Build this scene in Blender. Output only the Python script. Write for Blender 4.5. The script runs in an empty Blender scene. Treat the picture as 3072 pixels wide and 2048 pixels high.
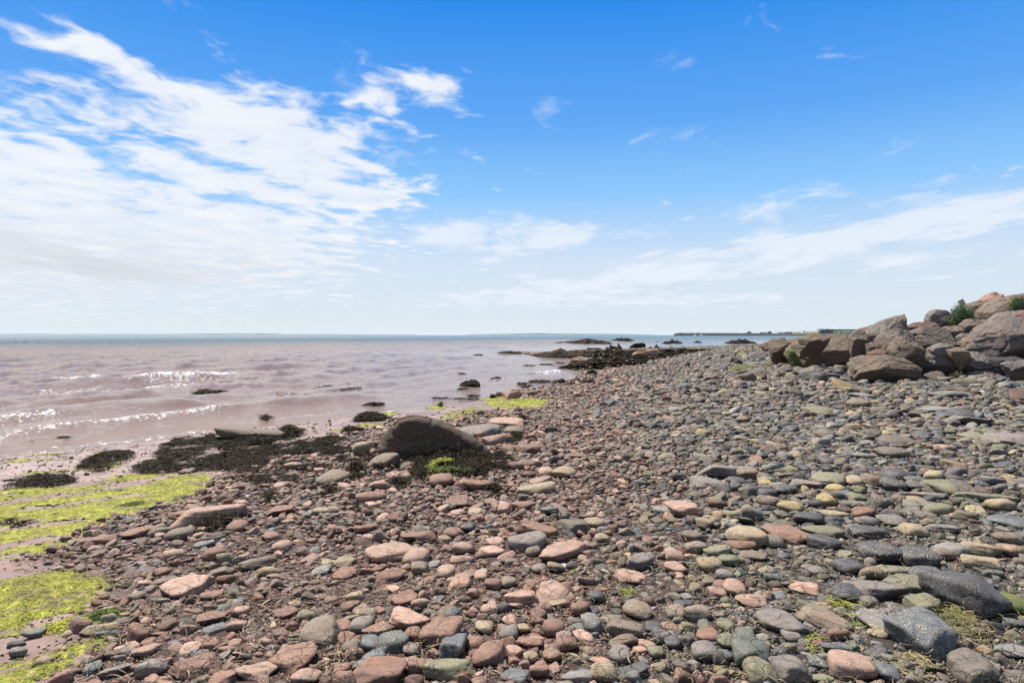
import bpy, bmesh, math, random
import numpy as np
from mathutils import Vector, Matrix, Euler
R = math.radians
SC = bpy.context.scene
COL = SC.collection

# ---------------------------------------------------------------- camera, sky, sun, exposure
EYE, FPX, HZ = 1.55, 2048.0, 1004.0          # eye height, focal length and horizon row of the 3072 px photograph
PITCH = math.atan(20 / 2048)
ZW = -0.45                                    # level of the sea
cam_d = bpy.data.cameras.new('camera'); cam = bpy.data.objects.new('camera', cam_d); COL.objects.link(cam)
cam.location = (0, 0, EYE); cam.rotation_euler = (math.pi / 2 - PITCH, 0, 0)
cam_d.sensor_width = 36; cam_d.lens = 24; cam_d.clip_start = 0.05; cam_d.clip_end = 40000
SC.camera = cam
SUN_AZ, SUN_EL = R(-44), R(59)                # azimuth from +Y towards +X
sun_d = bpy.data.lights.new('sun', 'SUN'); sun = bpy.data.objects.new('sun', sun_d); COL.objects.link(sun)
sun_d.energy = 5.0; sun_d.angle = R(0.55); sun_d.color = (1, .965, .91)
sdir = Vector((math.sin(SUN_AZ) * math.cos(SUN_EL), math.cos(SUN_AZ) * math.cos(SUN_EL), math.sin(SUN_EL)))
sun.rotation_euler = (-sdir).to_track_quat('-Z', 'Y').to_euler()
sun.location = (0, 0, 50)
SC.view_settings.view_transform = 'Standard'; SC.view_settings.look = 'None'
SC.view_settings.gamma = 1; SC.view_settings.use_curve_mapping = False
SC.view_settings.exposure = 1.07
SC.cycles.max_bounces = 6; SC.cycles.transparent_max_bounces = 8
SC.cycles.sample_clamp_indirect = 4; SC.cycles.sample_clamp_direct = 12

class NT:
    """small helper that writes node trees"""
    def __init__(s, tree): s.t = tree; s.n = tree.nodes; s.l = tree.links
    def new(s, typ, **kw):
        nd = s.n.new(typ)
        for k, v in kw.items(): setattr(nd, k, v)
        return nd
    def put(s, sock, v):
        if hasattr(v, 'is_output'): s.l.new(v, sock)
        elif v is not None:
            if hasattr(sock, 'default_value'):
                if sock.type == 'RGBA' and len(v) == 3: v = (*v, 1)
                sock.default_value = v
    def m(s, op, a, b=None, c=None, clamp=False):
        nd = s.new('ShaderNodeMath', operation=op, use_clamp=clamp)
        for i, v in enumerate((a, b, c)):
            if v is not None: s.put(nd.inputs[i], v)
        return nd.outputs[0]
    def vm(s, op, a, b=None):
        nd = s.new('ShaderNodeVectorMath', operation=op)
        s.put(nd.inputs[0], a)
        if b is not None: s.put(nd.inputs[1 if op != 'SCALE' else 3], b)
        return nd.outputs['Value' if op in ('DOT_PRODUCT', 'LENGTH') else 'Vector']
    def xyz(s, x, y, z):
        nd = s.new('ShaderNodeCombineXYZ')
        for i, v in enumerate((x, y, z)): s.put(nd.inputs[i], v)
        return nd.outputs[0]
    def sep(s, v):
        nd = s.new('ShaderNodeSeparateXYZ'); s.put(nd.inputs[0], v); return nd.outputs
    def rng(s, v, a, b, c=0.0, d=1.0, typ='SMOOTHSTEP'):
        nd = s.new('ShaderNodeMapRange', interpolation_type=typ)
        for i, q in enumerate((v, a, b, c, d)): s.put(nd.inputs[i], q)
        return nd.outputs[0]
    def mix(s, f, a, b, mode='MIX'):
        nd = s.new('ShaderNodeMix', data_type='RGBA', blend_type=mode)
        s.put(nd.inputs[0], f); s.put(nd.inputs[6], a); s.put(nd.inputs[7], b); return nd.outputs[2]
    def noise(s, v, scale, detail=4, rough=.55, dist=0.0, out=0):
        nd = s.new('ShaderNodeTexNoise')
        s.put(nd.inputs['Vector'], v); s.put(nd.inputs['Scale'], scale); s.put(nd.inputs['Detail'], detail)
        s.put(nd.inputs['Roughness'], rough); s.put(nd.inputs['Distortion'], dist); return nd.outputs[out]
    def voro(s, v, scale, feature='F1', out=0, rand=1.0):
        nd = s.new('ShaderNodeTexVoronoi', feature=feature)
        s.put(nd.inputs['Vector'], v); s.put(nd.inputs['Scale'], scale); s.put(nd.inputs['Randomness'], rand); return nd.outputs[out]
    def bump(s, h, dist, strength=1.0, normal=None):
        nd = s.new('ShaderNodeBump'); s.put(nd.inputs['Strength'], strength); s.put(nd.inputs['Distance'], dist)
        s.put(nd.inputs['Height'], h)
        if normal is not None: s.put(nd.inputs['Normal'], normal)
        return nd.outputs[0]

world = bpy.data.worlds.new('World'); SC.world = world; world.use_nodes = True
w = NT(world.node_tree); w.n.clear()
sky = w.new('ShaderNodeTexSky', sky_type='NISHITA', sun_disc=False, sun_elevation=SUN_EL, sun_rotation=SUN_AZ,
            altitude=0, air_density=1.0, dust_density=0.25, ozone_density=2.5)
STR = 0.066
dirv = w.new('ShaderNodeTexCoord').outputs['Generated']
dx, dy, dz = w.sep(dirv)
az = w.m('MULTIPLY', w.m('ARCTAN2', dx, dy), 57.2958)
el = w.m('MULTIPLY', w.m('ARCSINE', dz), 57.2958)
# deep summer blue aloft, pale towards the horizon: grade of the clear sky
grad = w.new('ShaderNodeValToRGB'); w.put(grad.inputs[0], w.m('DIVIDE', el, 90)); cr = grad.color_ramp; cr.interpolation = 'LINEAR'
GR_ = [(0, (5.1, 5.85, 6.3)), (6, (4.5, 5.5, 6.6)), (11.5, (2.3, 4.0, 6.6)), (17, (.95, 2.72, 6.2)), (26, (.10, 1.75, 5.7)), (45, (.10, 1.2, 4.0)), (90, (.12, .95, 3.0))]
while len(cr.elements) < len(GR_): cr.elements.new(.5)
for e_, (p_, c_) in zip(cr.elements, GR_): e_.position = p_ / 90; e_.color = (*[v * g_ / 8 for v, g_ in zip(c_, (.85, 1.05, 1.08) if p_ > 6 else (1.03, 1.0, 1.0))], 1)
base = w.mix(.06, w.vm('SCALE', grad.outputs[0], 8.0), sky.outputs[0])
# cloud plane coordinates
zz = w.m('ADD', w.m('MAXIMUM', dz, 0.0), 0.055)
pv = w.xyz(w.m('DIVIDE', dx, zz), w.m('DIVIDE', dy, zz), 0.0)
def pxae(px, py):
    a = math.atan((px - 1536) / 2048); e = math.atan((HZ - py) / 2048 * math.cos(a)); return math.degrees(a), math.degrees(e)
DEG = 57.2958 / 2048
def lobe(px, py, sx, sy, rot=0, amp=1.0, soft=1.0):
    a0, e0 = pxae(px, py); c, s_ = math.cos(R(rot)), math.sin(R(rot))
    u = w.m('SUBTRACT', az, a0); v = w.m('SUBTRACT', el, e0)
    p = w.m('ADD', w.m('MULTIPLY', u, c / (sx * DEG)), w.m('MULTIPLY', v, s_ / (sx * DEG)))
    q = w.m('ADD', w.m('MULTIPLY', u, -s_ / (sy * DEG)), w.m('MULTIPLY', v, c / (sy * DEG)))
    r2 = w.m('ADD', w.m('MULTIPLY', p, p), w.m('MULTIPLY', q, q))
    return w.m('MULTIPLY', w.m('EXPONENT', w.m('MULTIPLY', r2, -1.0)), amp)
def addall(L):
    o = L[0]
    for x in L[1:]: o = w.m('ADD', o, x)
    return o
warp = w.vm('SCALE', w.vm('SUBTRACT', w.noise(pv, 1.9, 3, .55, out=1), (.5, .5, .5)), .32)
pvw = w.vm('ADD', pv, warp)
# puffy banks: cells stretched along the wind
rot_ = w.new('ShaderNodeVectorRotate', rotation_type='Z_AXIS'); w.put(rot_.inputs['Vector'], pvw); rot_.inputs['Angle'].default_value = R(24); pvr = rot_.outputs[0]
cl1 = w.noise(w.vm('MULTIPLY', pvr, (4.2, 3.3, 1)), 1.0, 3, .5)
cl2 = w.noise(w.vm('MULTIPLY', pvr, (11.0, 9.5, 1)), 1.0, 5, .6)
cl0 = w.noise(w.vm('MULTIPLY', pvr, (1.5, .8, 1)), 1.0, 2, .5)
puff = w.m('ADD', w.m('ADD', w.m('MULTIPLY', cl1, .55), w.m('MULTIPLY', cl2, .27)), w.m('MULTIPLY', cl0, .20))
puff = w.m('ADD', w.m('MULTIPLY', w.m('SUBTRACT', puff, .5), 3.6), .5)
over = w.m('MULTIPLY', w.rng(el, 34, 55), .42)  # unseen cloud overhead, added to make the sky's fill light less blue
behind = w.m('MULTIPLY', w.rng(w.m('ABSOLUTE', az), 60, 110), .40)  # unseen cloud at the camera's back, added to neutralise the blue fill
covA = addall([over, behind, lobe(60, 450, 780, 240, -14, .46), lobe(250, 30, 700, 90, -12, -.34), lobe(620, 360, 400, 170, -26, .26), lobe(960, 480, 380, 140, -10, .62), lobe(100, 755, 680, 110, 0, .85), lobe(-1500, 500, 1000, 400, 0, .6),
               lobe(680, 690, 260, 60, -6, .6), lobe(1330, 290, 150, 75, -24, .66), lobe(1140, 290, 80, 36, -20, .55), lobe(240, 90, 170, 36, -24, .5), lobe(760, 230, 230, 70, -28, .46), lobe(1080, 590, 120, 30, 0, .6)])
dA = w.rng(w.m('ADD', puff, covA), .86, 1.42)
# thin veils: long streaks
st1 = w.noise(w.vm('MULTIPLY', pvw, (2.2, 1.1, 1)), 1.0, 8, .58)
st1 = w.m('ADD', w.m('MULTIPLY', w.m('SUBTRACT', st1, .5), 2.6), .5)
covB = addall([over, lobe(1560, 710, 330, 60, 3, .72), lobe(1150, 690, 300, 36, 0, .42), lobe(2250, 765, 480, 56, 6, .48), lobe(2850, 640, 420, 66, 10, .38), lobe(3300, 560, 500, 90, 8, .4),
               lobe(1750, 860, 420, 44, 6, .60), lobe(2850, 800, 500, 36, 4, .24), lobe(2150, 905, 330, 22, 0, .45), lobe(1650, 905, 420, 16, 0, .2), lobe(500, 880, 800, 40, 0, .22),
               lobe(1850, 215, 190, 40, 4, .22), lobe(1620, 320, 100, 46, 0, .14), lobe(1400, 170, 50, 40, 0, .2), lobe(2400, 620, 240, 46, 10, .24)])
dB = w.m('MULTIPLY', w.rng(w.m('ADD', st1, covB), .74, 1.30), .80)
# undersides of the thick bank are grey
bank = addall([lobe(50, 790, 620, 85, 0, 1.0), lobe(2150, 905, 300, 18, 0, .5)])
und = w.m('MULTIPLY', w.m('MULTIPLY', bank, w.rng(w.noise(w.vm('MULTIPLY', pvw, (1.2, .5, 1)), 1.0, 5, .6), .30, .62)), .85)
ccol = w.mix(w.m('MULTIPLY', w.rng(cl1, .35, .75), 1.0), (5.7, 6.15, 6.9), (6.7, 6.85, 7.1))
ccol = w.mix(und, ccol, (4.75, 4.9, 5.25))
skyc = w.mix(dB, base, (6.1, 6.5, 7.1))
skyc = w.mix(w.m('MULTIPLY', dA, .95), skyc, ccol)
bg = w.new('ShaderNodeBackground'); w.put(bg.inputs[0], skyc); bg.inputs[1].default_value = STR
wo = w.new('ShaderNodeOutputWorld'); w.l.new(bg.outputs[0], wo.inputs[0])

# ---------------------------------------------------------------- numpy tools
def _hash(ix, iy, iz):
    h = (ix.astype(np.int64) * 374761393 + iy.astype(np.int64) * 668265263 + iz.astype(np.int64) * 2147483647) & 0xffffffff
    h = ((h ^ (h >> 13)) * 1274126177) & 0xffffffff
    h = ((h ^ (h >> 15)) * 2246822519) & 0xffffffff
    return ((h ^ (h >> 16)) & 0xffffff) / float(0xffffff)
def vnoise(P):
    """value noise, P (N,3) -> -1..1"""
    I = np.floor(P).astype(np.int64); F = P - I; F = F * F * F * (F * (F * 6 - 15) + 10)
    o = 0
    for a in (0, 1):
        for b in (0, 1):
            for c in (0, 1):
                wt = (F[:, 0] if a else 1 - F[:, 0]) * (F[:, 1] if b else 1 - F[:, 1]) * (F[:, 2] if c else 1 - F[:, 2])
                o = o + wt * _hash(I[:, 0] + a, I[:, 1] + b, I[:, 2] + c)
    return o * 2 - 1
def fbm(P, octs=4, gain=.5):
    o = 0; a = 1; s = 0
    for k in range(octs): o = o + a * vnoise(P * 2 ** k + 17.3 * k); s += a; a *= gain
    return o / s
def n2(x, y, f, seed=0, octs=3):
    x = np.asarray(x, float); sh = x.shape
    P = np.stack([x.ravel() * f, np.asarray(y, float).ravel() * f, np.full(x.size, seed * 7.77)], 1)
    return fbm(P, octs).reshape(sh)
def smooth(a, b, v):
    t = np.clip((v - a) / (b - a), 0, 1); return t * t * (3 - 2 * t)
def inpoly(x, y, poly):
    r = np.zeros(x.shape, bool); n = len(poly)
    for i in range(n):
        x0, y0 = poly[i]; x1, y1 = poly[(i + 1) % n]
        if y0 == y1: continue
        c = ((y0 > y) != (y1 > y)) & (x < (x1 - x0) * (y - y0) / (y1 - y0) + x0); r ^= c
    return r
def dseg(x, y, pts, closed=False):
    """distance to a polyline, with the signed side of the closest segment and the position along it"""
    best = np.full(x.shape, 1e9); side = np.zeros(x.shape); along = np.zeros(x.shape); L = 0
    n = len(pts)
    for i in range(n if closed else n - 1):
        x0, y0 = pts[i]; x1, y1 = pts[(i + 1) % n]; ex, ey = x1 - x0, y1 - y0; l2 = ex * ex + ey * ey; l = math.sqrt(l2)
        t = np.clip(((x - x0) * ex + (y - y0) * ey) / l2, 0, 1)
        d = np.hypot(x - x0 - t * ex, y - y0 - t * ey); k = d < best
        best = np.where(k, d, best); side = np.where(k, np.sign((x - x0) * ey - (y - y0) * ex), side); along = np.where(k, L + t * l, along); L += l
    return best, side, along

def ray(px, py):
    u = (px - 1536) / FPX; v = (1024 - py) / FPX
    return u, math.cos(PITCH) + v * math.sin(PITCH), -math.sin(PITCH) + v * math.cos(PITCH)
def on_z(px, py, z):
    u, f, v = ray(px, py); t = (z - EYE) / v; return u * t, f * t
def on_y(px, py, D):
    u, f, v = ray(px, py); t = D / f; return Vector((u * t, D, EYE + v * t))

SHORE_PX = [(0, 1367), (255, 1339), (425, 1326), (595, 1299), (800, 1277), (1000, 1258), (1110, 1243), (1267, 1227), (1417, 1205), (1455, 1192), (1640, 1163), (1751, 1129),
            (1735, 1108), (1690, 1101), (1725, 1073), (1640, 1067), (1560, 1062), (1768, 1046), (2108, 1046), (2286, 1035)]
SHORE = [(-60, -80), (-16, 2)] + [on_z(px, py, ZW) for px, py in SHORE_PX] + [(80, 190), (400, 420)]
LAND = SHORE + [(900, 400), (900, -80)]
BANK = [(30, -60), (19.5, 4), (17, 16), (15.2, 22), (13.2, 26.5), (13.5, 31), (16.6, 42), (22.5, 60), (30, 80), (60, 130), (400, 330)]
def tland(x, y):
    d, _, _ = dseg(x, y, SHORE); return np.where(inpoly(x, y, LAND), d, -d)
def ground(x, y, rough=False):
    x = np.asarray(x, float); y = np.asarray(y, float); sh = x.shape; x = x.ravel(); y = y.ravel()
    t = tland(x, y)
    z = ZW + np.where(t < 0, np.maximum(t * .06, -3.2), .028 * np.clip(t, 0, 4) + .040 * np.clip(t - 4, 0, 24))
    d, s, a = dseg(x, y, BANK); far = np.hypot(x, y)
    h = np.clip(np.where(s > 0, d - 1.6, 0) * .50, 0, 1.75 - 1.2 * smooth(28, 60, far)); z = z + np.where(s > 0, h, 0) + np.where(s > 0, -.15 * smooth(0, 1, d), 0)
    z = z + .05 * smooth(3, 9, t) * fbm(np.stack([x * .45, y * .45, x * 0], 1), 3)
    if rough:
        z = z + smooth(0, 2, t) * .012 * fbm(np.stack([x * 5, y * 5, x * 0 + 3], 1), 3) + smooth(.0, .5, t) * .005 * vnoise(np.stack([x * 23, y * 23, x * 0], 1))
    return z.reshape(sh)
def hit(px, py):
    z = 0.0
    for _ in range(14):
        x, y = on_z(px, max(py, HZ + 12), z); z = .5 * z + .5 * float(ground(np.array([x]), np.array([y]))[0])
    return x, y, z
def hitpoly(off, sc, pts): return [hit(off[0] + a / sc, off[1] + b / sc)[:2] for a, b in pts]

def mesh_np(name, V, F, smooth_=True, attrs=None):
    V = np.asarray(V, np.float32); F = np.asarray(F, np.int32); k = F.shape[1]
    me = bpy.data.meshes.new(name)
    me.vertices.add(len(V)); me.vertices.foreach_set('co', V.ravel())
    me.loops.add(F.size); me.loops.foreach_set('vertex_index', F.ravel())
    me.polygons.add(len(F)); me.polygons.foreach_set('loop_start', np.arange(0, F.size, k, dtype=np.int32))
    me.update(calc_edges=True)
    me.polygons.foreach_set('use_smooth', np.full(len(F), smooth_, bool))
    for an, (typ, arr) in (attrs or {}).items():
        at = me.attributes.new(an, typ, 'POINT')
        at.data.foreach_set({'FLOAT': 'value', 'INT': 'value', 'FLOAT_VECTOR': 'vector', 'FLOAT_COLOR': 'color'}[typ], np.asarray(arr).ravel())
    me.update(); return me
def obj(name, me, mat=None, parent=None, loc=None):
    o = bpy.data.objects.new(name, me); COL.objects.link(o)
    if mat: me.materials.clear(); me.materials.append(mat)
    if parent: o.parent = parent
    if loc is not None: o.location = loc
    return o
def tag(o, label=None, cat=None, group=None, kind=None):
    if label: o['label'] = label
    if cat: o['category'] = cat
    if group: o['group'] = group
    if kind: o['kind'] = kind
    return o
_ico = {}
def ico(n):
    if n not in _ico:
        bm = bmesh.new(); bmesh.ops.create_icosphere(bm, subdivisions=n, radius=1)
        V = np.array([v.co[:] for v in bm.verts]); F = np.array([[v.index for v in f.verts] for f in bm.faces]); bm.free()
        V /= np.linalg.norm(V, axis=1, keepdims=True); _ico[n] = (V, F)
    return _ico[n]
def planes_radius(U, N, D, p):
    q = np.clip(U @ N.T / D, 0, None); return (q ** p).sum(1) ** (-1 / p)
def stone_unit(rs, shape, sub=3, detail=1.0):
    """a stone of half size 1 along every axis: rounded pebble r, flat oval o, angular slab s, block b"""
    U, F = ico(sub)
    def rn(k):
        v = rs.normal(size=(k, 3)); return v / np.linalg.norm(v, axis=1, keepdims=True)
    ax = np.array([[1, 0, 0], [-1, 0, 0], [0, 1, 0], [0, -1, 0], [0, 0, 1], [0, 0, -1]], float)
    if shape in 'ro':
        N = np.vstack([ax, rn(12)]); D = np.concatenate([np.full(6, 1.), rs.uniform(.86, 1.12, 12)]); p = rs.uniform(4.5, 8) if shape == 'r' else rs.uniform(6, 10)
    elif shape == 's':
        k = rs.randint(5, 8); a = np.arange(k) * 2 * np.pi / k + rs.uniform(-.35, .35, k)
        side = np.stack([np.cos(a), np.sin(a), rs.uniform(-.45, .45, k)], 1)
        tb = np.array([[rs.uniform(-.12, .12), rs.uniform(-.12, .12), 1], [0, 0, -1.]])
        N = np.vstack([side, tb, rn(4)]); N /= np.linalg.norm(N, axis=1, keepdims=True)
        D = np.concatenate([rs.uniform(.7, 1.0, k), [.8, .8], rs.uniform(.95, 1.2, 4)]); p = rs.uniform(14, 26)
    else:
        N = np.vstack([ax * [1, 1, 1], rn(8)]); N = N + rs.uniform(-.22, .22, N.shape); N /= np.linalg.norm(N, axis=1, keepdims=True)
        D = np.concatenate([rs.uniform(.8, 1.05, 6), rs.uniform(.85, 1.15, 8)]); p = rs.uniform(12, 20)
    r = planes_radius(U, N, D, p); o = rs.uniform(0, 99, 3)
    r = r * (1 + .10 * detail * fbm(U * 1.6 + o, 3) + (.045 if shape in 'sb' else .022) * detail * fbm(U * 6 + o, 2))
    V = U * r[:, None]
    lo, hi = V.min(0), V.max(0); V = (V - (lo + hi) / 2) / ((hi - lo) / 2)
    return V, F

# ---------------------------------------------------------------- materials
def srgb(r, g, b):
    f = lambda c: ((c / 255 + .055) / 1.055) ** 2.4 if c / 255 > .04045 else c / 255 / 12.92
    return (f(r), f(g), f(b))
def newmat(name):
    m = bpy.data.materials.new(name); m.use_nodes = True; t = NT(m.node_tree); t.n.clear()
    b = t.new('ShaderNodeBsdfPrincipled'); o = t.new('ShaderNodeOutputMaterial'); t.l.new(b.outputs[0], o.inputs[0])
    return m, t, b
def stone_material(name, strata=0.0, wetlow=False):
    m, t, b = newmat(name)
    pos = t.new('ShaderNodeNewGeometry').outputs['Position']
    at = t.new('ShaderNodeAttribute', attribute_type='INSTANCER', attribute_name='tint')
    co = t.new('ShaderNodeAttribute', attribute_type='INSTANCER', attribute_name='coat')   # x barnacles, y moss, z gloss
    cx, cy, cz = t.sep(co.outputs['Vector'])
    base = at.outputs['Color']
    n1 = t.noise(pos, 9 if strata else 22, 5, .6); n2_ = t.noise(pos, 160 if not strata else 40, 3, .65)
    v = t.m('MULTIPLY', t.m('ADD', t.rng(n1, .3, .7, .66, 1.22, 'LINEAR'), t.rng(n2_, .3, .7, -.34, .34, 'LINEAR')), .78)
    c = t.vm('MULTIPLY', base, t.xyz(v, v, v))
    # rusty and grey blotches
    c = t.mix(t.m('MULTIPLY', t.rng(t.noise(pos, 6, 3, .5), .50, .7), .45), c, t.vm('MULTIPLY', base, (.84, .68, .54)))
    if not strata: c = t.mix(t.rng(t.noise(pos, 38, 4, .65), .56, .64, 0, .55), c, t.vm('MULTIPLY', base, (.34, .31, .28)))
    h = t.m('ADD', t.m('MULTIPLY', t.noise(pos, 55 if not strata else 14, 5, .65), .6), t.m('MULTIPLY', t.noise(pos, 240 if not strata else 70, 2, .6), .25))
    if strata:
        ob = t.new('ShaderNodeTexCoord').outputs['Object']
        lay = t.noise(t.vm('MULTIPLY', ob, (1.2, 1.2, 15)), 1.0, 5, .6)
        c = t.mix(t.rng(lay, .44, .36, 0, .55), c, t.vm('MULTIPLY', base, (.30, .26, .24)))
        lay2 = t.noise(t.vm('MULTIPLY', ob, (.6, .6, 3)), 1.0, 3, .5)
        c = t.mix(t.rng(lay2, .35, .65, 0, .5), c, t.vm('MULTIPLY', base, (.82, .68, .6)))
        h = t.m('ADD', h, t.m('MULTIPLY', lay, 1.5))
    crk = t.new('ShaderNodeTexVoronoi', feature='DISTANCE_TO_EDGE'); t.put(crk.inputs['Vector'], t.vm('ADD', pos, t.vm('SCALE', t.noise(pos, 14, 3, .6, out=1), .06))); t.put(crk.inputs['Scale'], 9 if not strata else 2.2)
    ck = t.m('MULTIPLY', t.rng(crk.outputs['Distance'], .0, .022, 1, 0), t.rng(t.noise(pos, 3.3, 2, .5), .46, .56))
    c = t.mix(t.m('MULTIPLY', ck, .7), c, t.vm('MULTIPLY', base, (.25, .22, .2))); h = t.m('SUBTRACT', h, t.m('MULTIPLY', ck, .9))
    # pits
    pit = t.rng(t.voro(pos, 95 if not strata else 22), .12, .30, 0, 1)
    h = t.m('ADD', h, t.m('MULTIPLY', pit, .25))
    # barnacles: small pale cones in colonies
    bv = t.voro(pos, 120 if not strata else 60); bc = t.new('ShaderNodeTexVoronoi'); t.put(bc.inputs['Vector'], pos); t.put(bc.inputs['Scale'], 120 if not strata else 60)
    pick = t.sep(bc.outputs['Color'])[0]
    colony = t.rng(t.noise(pos, 13, 3, .6), .44, .58)
    dens = t.m('MULTIPLY', cx, t.m('ADD', .12, t.m('MULTIPLY', colony, .75)))
    sel = t.m('LESS_THAN', pick, dens)
    dot = t.m('MULTIPLY', sel, t.rng(bv, .46, .30, 0, 1))
    c = t.mix(t.m('MULTIPLY', dot, .9), c, t.mix(t.sep(bc.outputs['Color'])[1], srgb(205, 190, 165), srgb(160, 140, 110)))
    h = t.m('ADD', h, t.m('MULTIPLY', dot, 1.2))
    # moss / algae film
    ms = t.m('MULTIPLY', cy, t.rng(t.m('ADD', t.noise(pos, 5 if strata else 16, 4, .6), t.m('MULTIPLY', cy, .25)), .45, .62))
    c = t.mix(ms, c, t.mix(t.noise(pos, 30, 3), srgb(52, 60, 22), srgb(100, 104, 40)))
    t.put(b.inputs['Base Color'], c)
    t.put(b.inputs['Roughness'], t.m('SUBTRACT', .86, t.m('MULTIPLY', cz, .42)))
    t.put(b.inputs['Specular IOR Level'], .4)
    t.put(b.inputs['Normal'], t.bump(h, .006 if not strata else .05, 1.0))
    return m
M_STONE = stone_material('beach_stone'); M_BOULDER = stone_material('layered_sandstone', 1.0)
def flat_mat(name, col, rough=.8, var=.25, scale=8, col2=None, bumpd=0, spec=.3, attr=None):
    m, t, b = newmat(name); pos = t.new('ShaderNodeNewGeometry').outputs['Position']
    n = t.noise(pos, scale, 4, .6)
    c = t.mix(t.rng(n, .3, .7), tuple(x * (1 - var) for x in col), col2 or tuple(x * (1 + var) for x in col))
    if attr:
        c = t.vm('MULTIPLY', c, t.new('ShaderNodeAttribute', attribute_name=attr).outputs['Color'])
    t.put(b.inputs['Base Color'], c); b.inputs['Roughness'].default_value = rough; b.inputs['Specular IOR Level'].default_value = spec
    if bumpd: t.put(b.inputs['Normal'], t.bump(t.noise(pos, scale * 6, 4, .7), bumpd, .8))
    return m
# ---------------------------------------------------------------- ground
def graded(a, b, fine0, fine1, step, grow=1.09, cap=1e9):
    v = list(np.arange(fine0, fine1, step)); s = step
    while v[-1] < b: s = min(s * grow, cap); v.append(v[-1] + s)
    s = step; l = []; c = fine0
    while c > a: s = min(s * grow, cap); c -= s; l.append(c)
    return np.array(l[::-1] + v)
def gridmesh(xs, ys):
    X, Y = np.meshgrid(xs, ys); nx, ny = len(xs), len(ys)
    i = (np.arange(ny - 1)[:, None] * nx + np.arange(nx - 1)[None, :]).ravel()
    return X.ravel(), Y.ravel(), np.stack([i, i + 1, i + nx + 1, i + nx], 1)
xs = graded(-14000, 14000, -7, 9, .045, 1.06); ys = graded(-60, 14000, 1.5, 17, .045, 1.035)
X, Y, F = gridmesh(xs, ys)
Z = np.concatenate([ground(X[i:i + 40000], Y[i:i + 40000], True) for i in range(0, len(X), 40000)])
RED_EDGE = [hit(*p)[:2] for p in ((1950, 2040), (2000, 1850), (1950, 1650), (2000, 1450), (1850, 1250), (1900, 1130))]
def greyness(x, y):
    """0 on the red left part of the beach, 1 on the grey right part"""
    x = np.asarray(x, float); y = np.asarray(y, float)
    xe = np.interp(y, [p[1] for p in RED_EDGE] + [60], [p[0] for p in RED_EDGE] + [12]); wdt = .35 + .12 * y
    return smooth(-1, 1, (x - xe) / wdt)
# mud flat by the water, where few stones lie
R2 = ((0, 1200), 1.849); R3 = ((900, 1150), 2.613); R4 = ((1000, 1500), 2.352); R5 = ((2000, 1400), 2.194); R1 = ((2100, 800), 2.42); R6 = ((0, 950), 2.352); R7 = ((1300, 950), 2.352)
MUD = hitpoly(*R2, [(-900, 1900), (330, 1620), (440, 1480), (480, 1330), (440, 1290), (650, 1200), (640, 1060), (480, 930), (440, 880), (250, 870), (330, 810), (480, 760), (700, 650), (920, 580), (1150, 500), (1260, 410), (1500, 330), (1900, 260)]) + \
      hitpoly(*R3, [(250, 400), (640, 350), (700, 270), (1100, 290), (1500, 215), (1900, 190), (2000, 130), (1500, 100)]) + [(-3, 21), (-20, 12), (-20, -3)]
def mudness(x, y):
    d, _, _ = dseg(x, y, MUD, True); return np.where(inpoly(x, y, MUD), 1, -1) * d
ml = np.zeros(len(X)); k = (Y < 26) & (Y > -2) & (X > -20) & (X < 12); ml[k] = smooth(-.25, .15, mudness(X[k], Y[k]) + .12 * n2(X[k], Y[k], 3.))
gme = mesh_np('ground', np.stack([X, Y, Z], 1), F, True, {'mud': ('FLOAT', ml), 'grey': ('FLOAT', greyness(X, Y))})
m, t, b = newmat('beach_ground'); pos = t.new('ShaderNodeNewGeometry').outputs['Position']
mud = t.new('ShaderNodeAttribute', attribute_name='mud').outputs['Fac']; gry = t.new('ShaderNodeAttribute', attribute_name='grey').outputs['Fac']
gc = t.mix(gry, srgb(58, 40, 33), srgb(52, 45, 38)); gv = t.voro(pos, 70, out=1)
gc = t.mix(.55, gc, t.mix(1, gc, t.vm('ADD', gv, (.35, .35, .35)), 'MULTIPLY'))
mc = t.mix(t.rng(t.noise(pos, 1.6, 5, .6), .35, .65), srgb(104, 84, 76), srgb(128, 106, 96)); mc = t.mix(t.rng(t.noise(pos, 26, 4, .7), .56, .68, 0, .55), mc, srgb(72, 54, 47))
c = t.mix(mud, gc, mc)
t.put(b.inputs['Base Color'], c)
wet = t.rng(t.sep(pos)[2], ZW + .02, ZW + .16, 1, 0)
t.put(b.inputs['Roughness'], t.m('SUBTRACT', t.m('SUBTRACT', .85, t.m('MULTIPLY', wet, .35)), t.m('MULTIPLY', mud, t.rng(t.noise(pos, 2.2, 3), .45, .6, 0, .18))))
b.inputs['Specular IOR Level'].default_value = .3
t.put(b.inputs['Normal'], t.bump(t.m('ADD', t.noise(pos, 30, 5, .7), t.m('MULTIPLY', t.m('SUBTRACT', 1, mud), t.voro(pos, 70))), .012, .8))
tag(obj('ground', gme, m), kind='structure')

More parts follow.
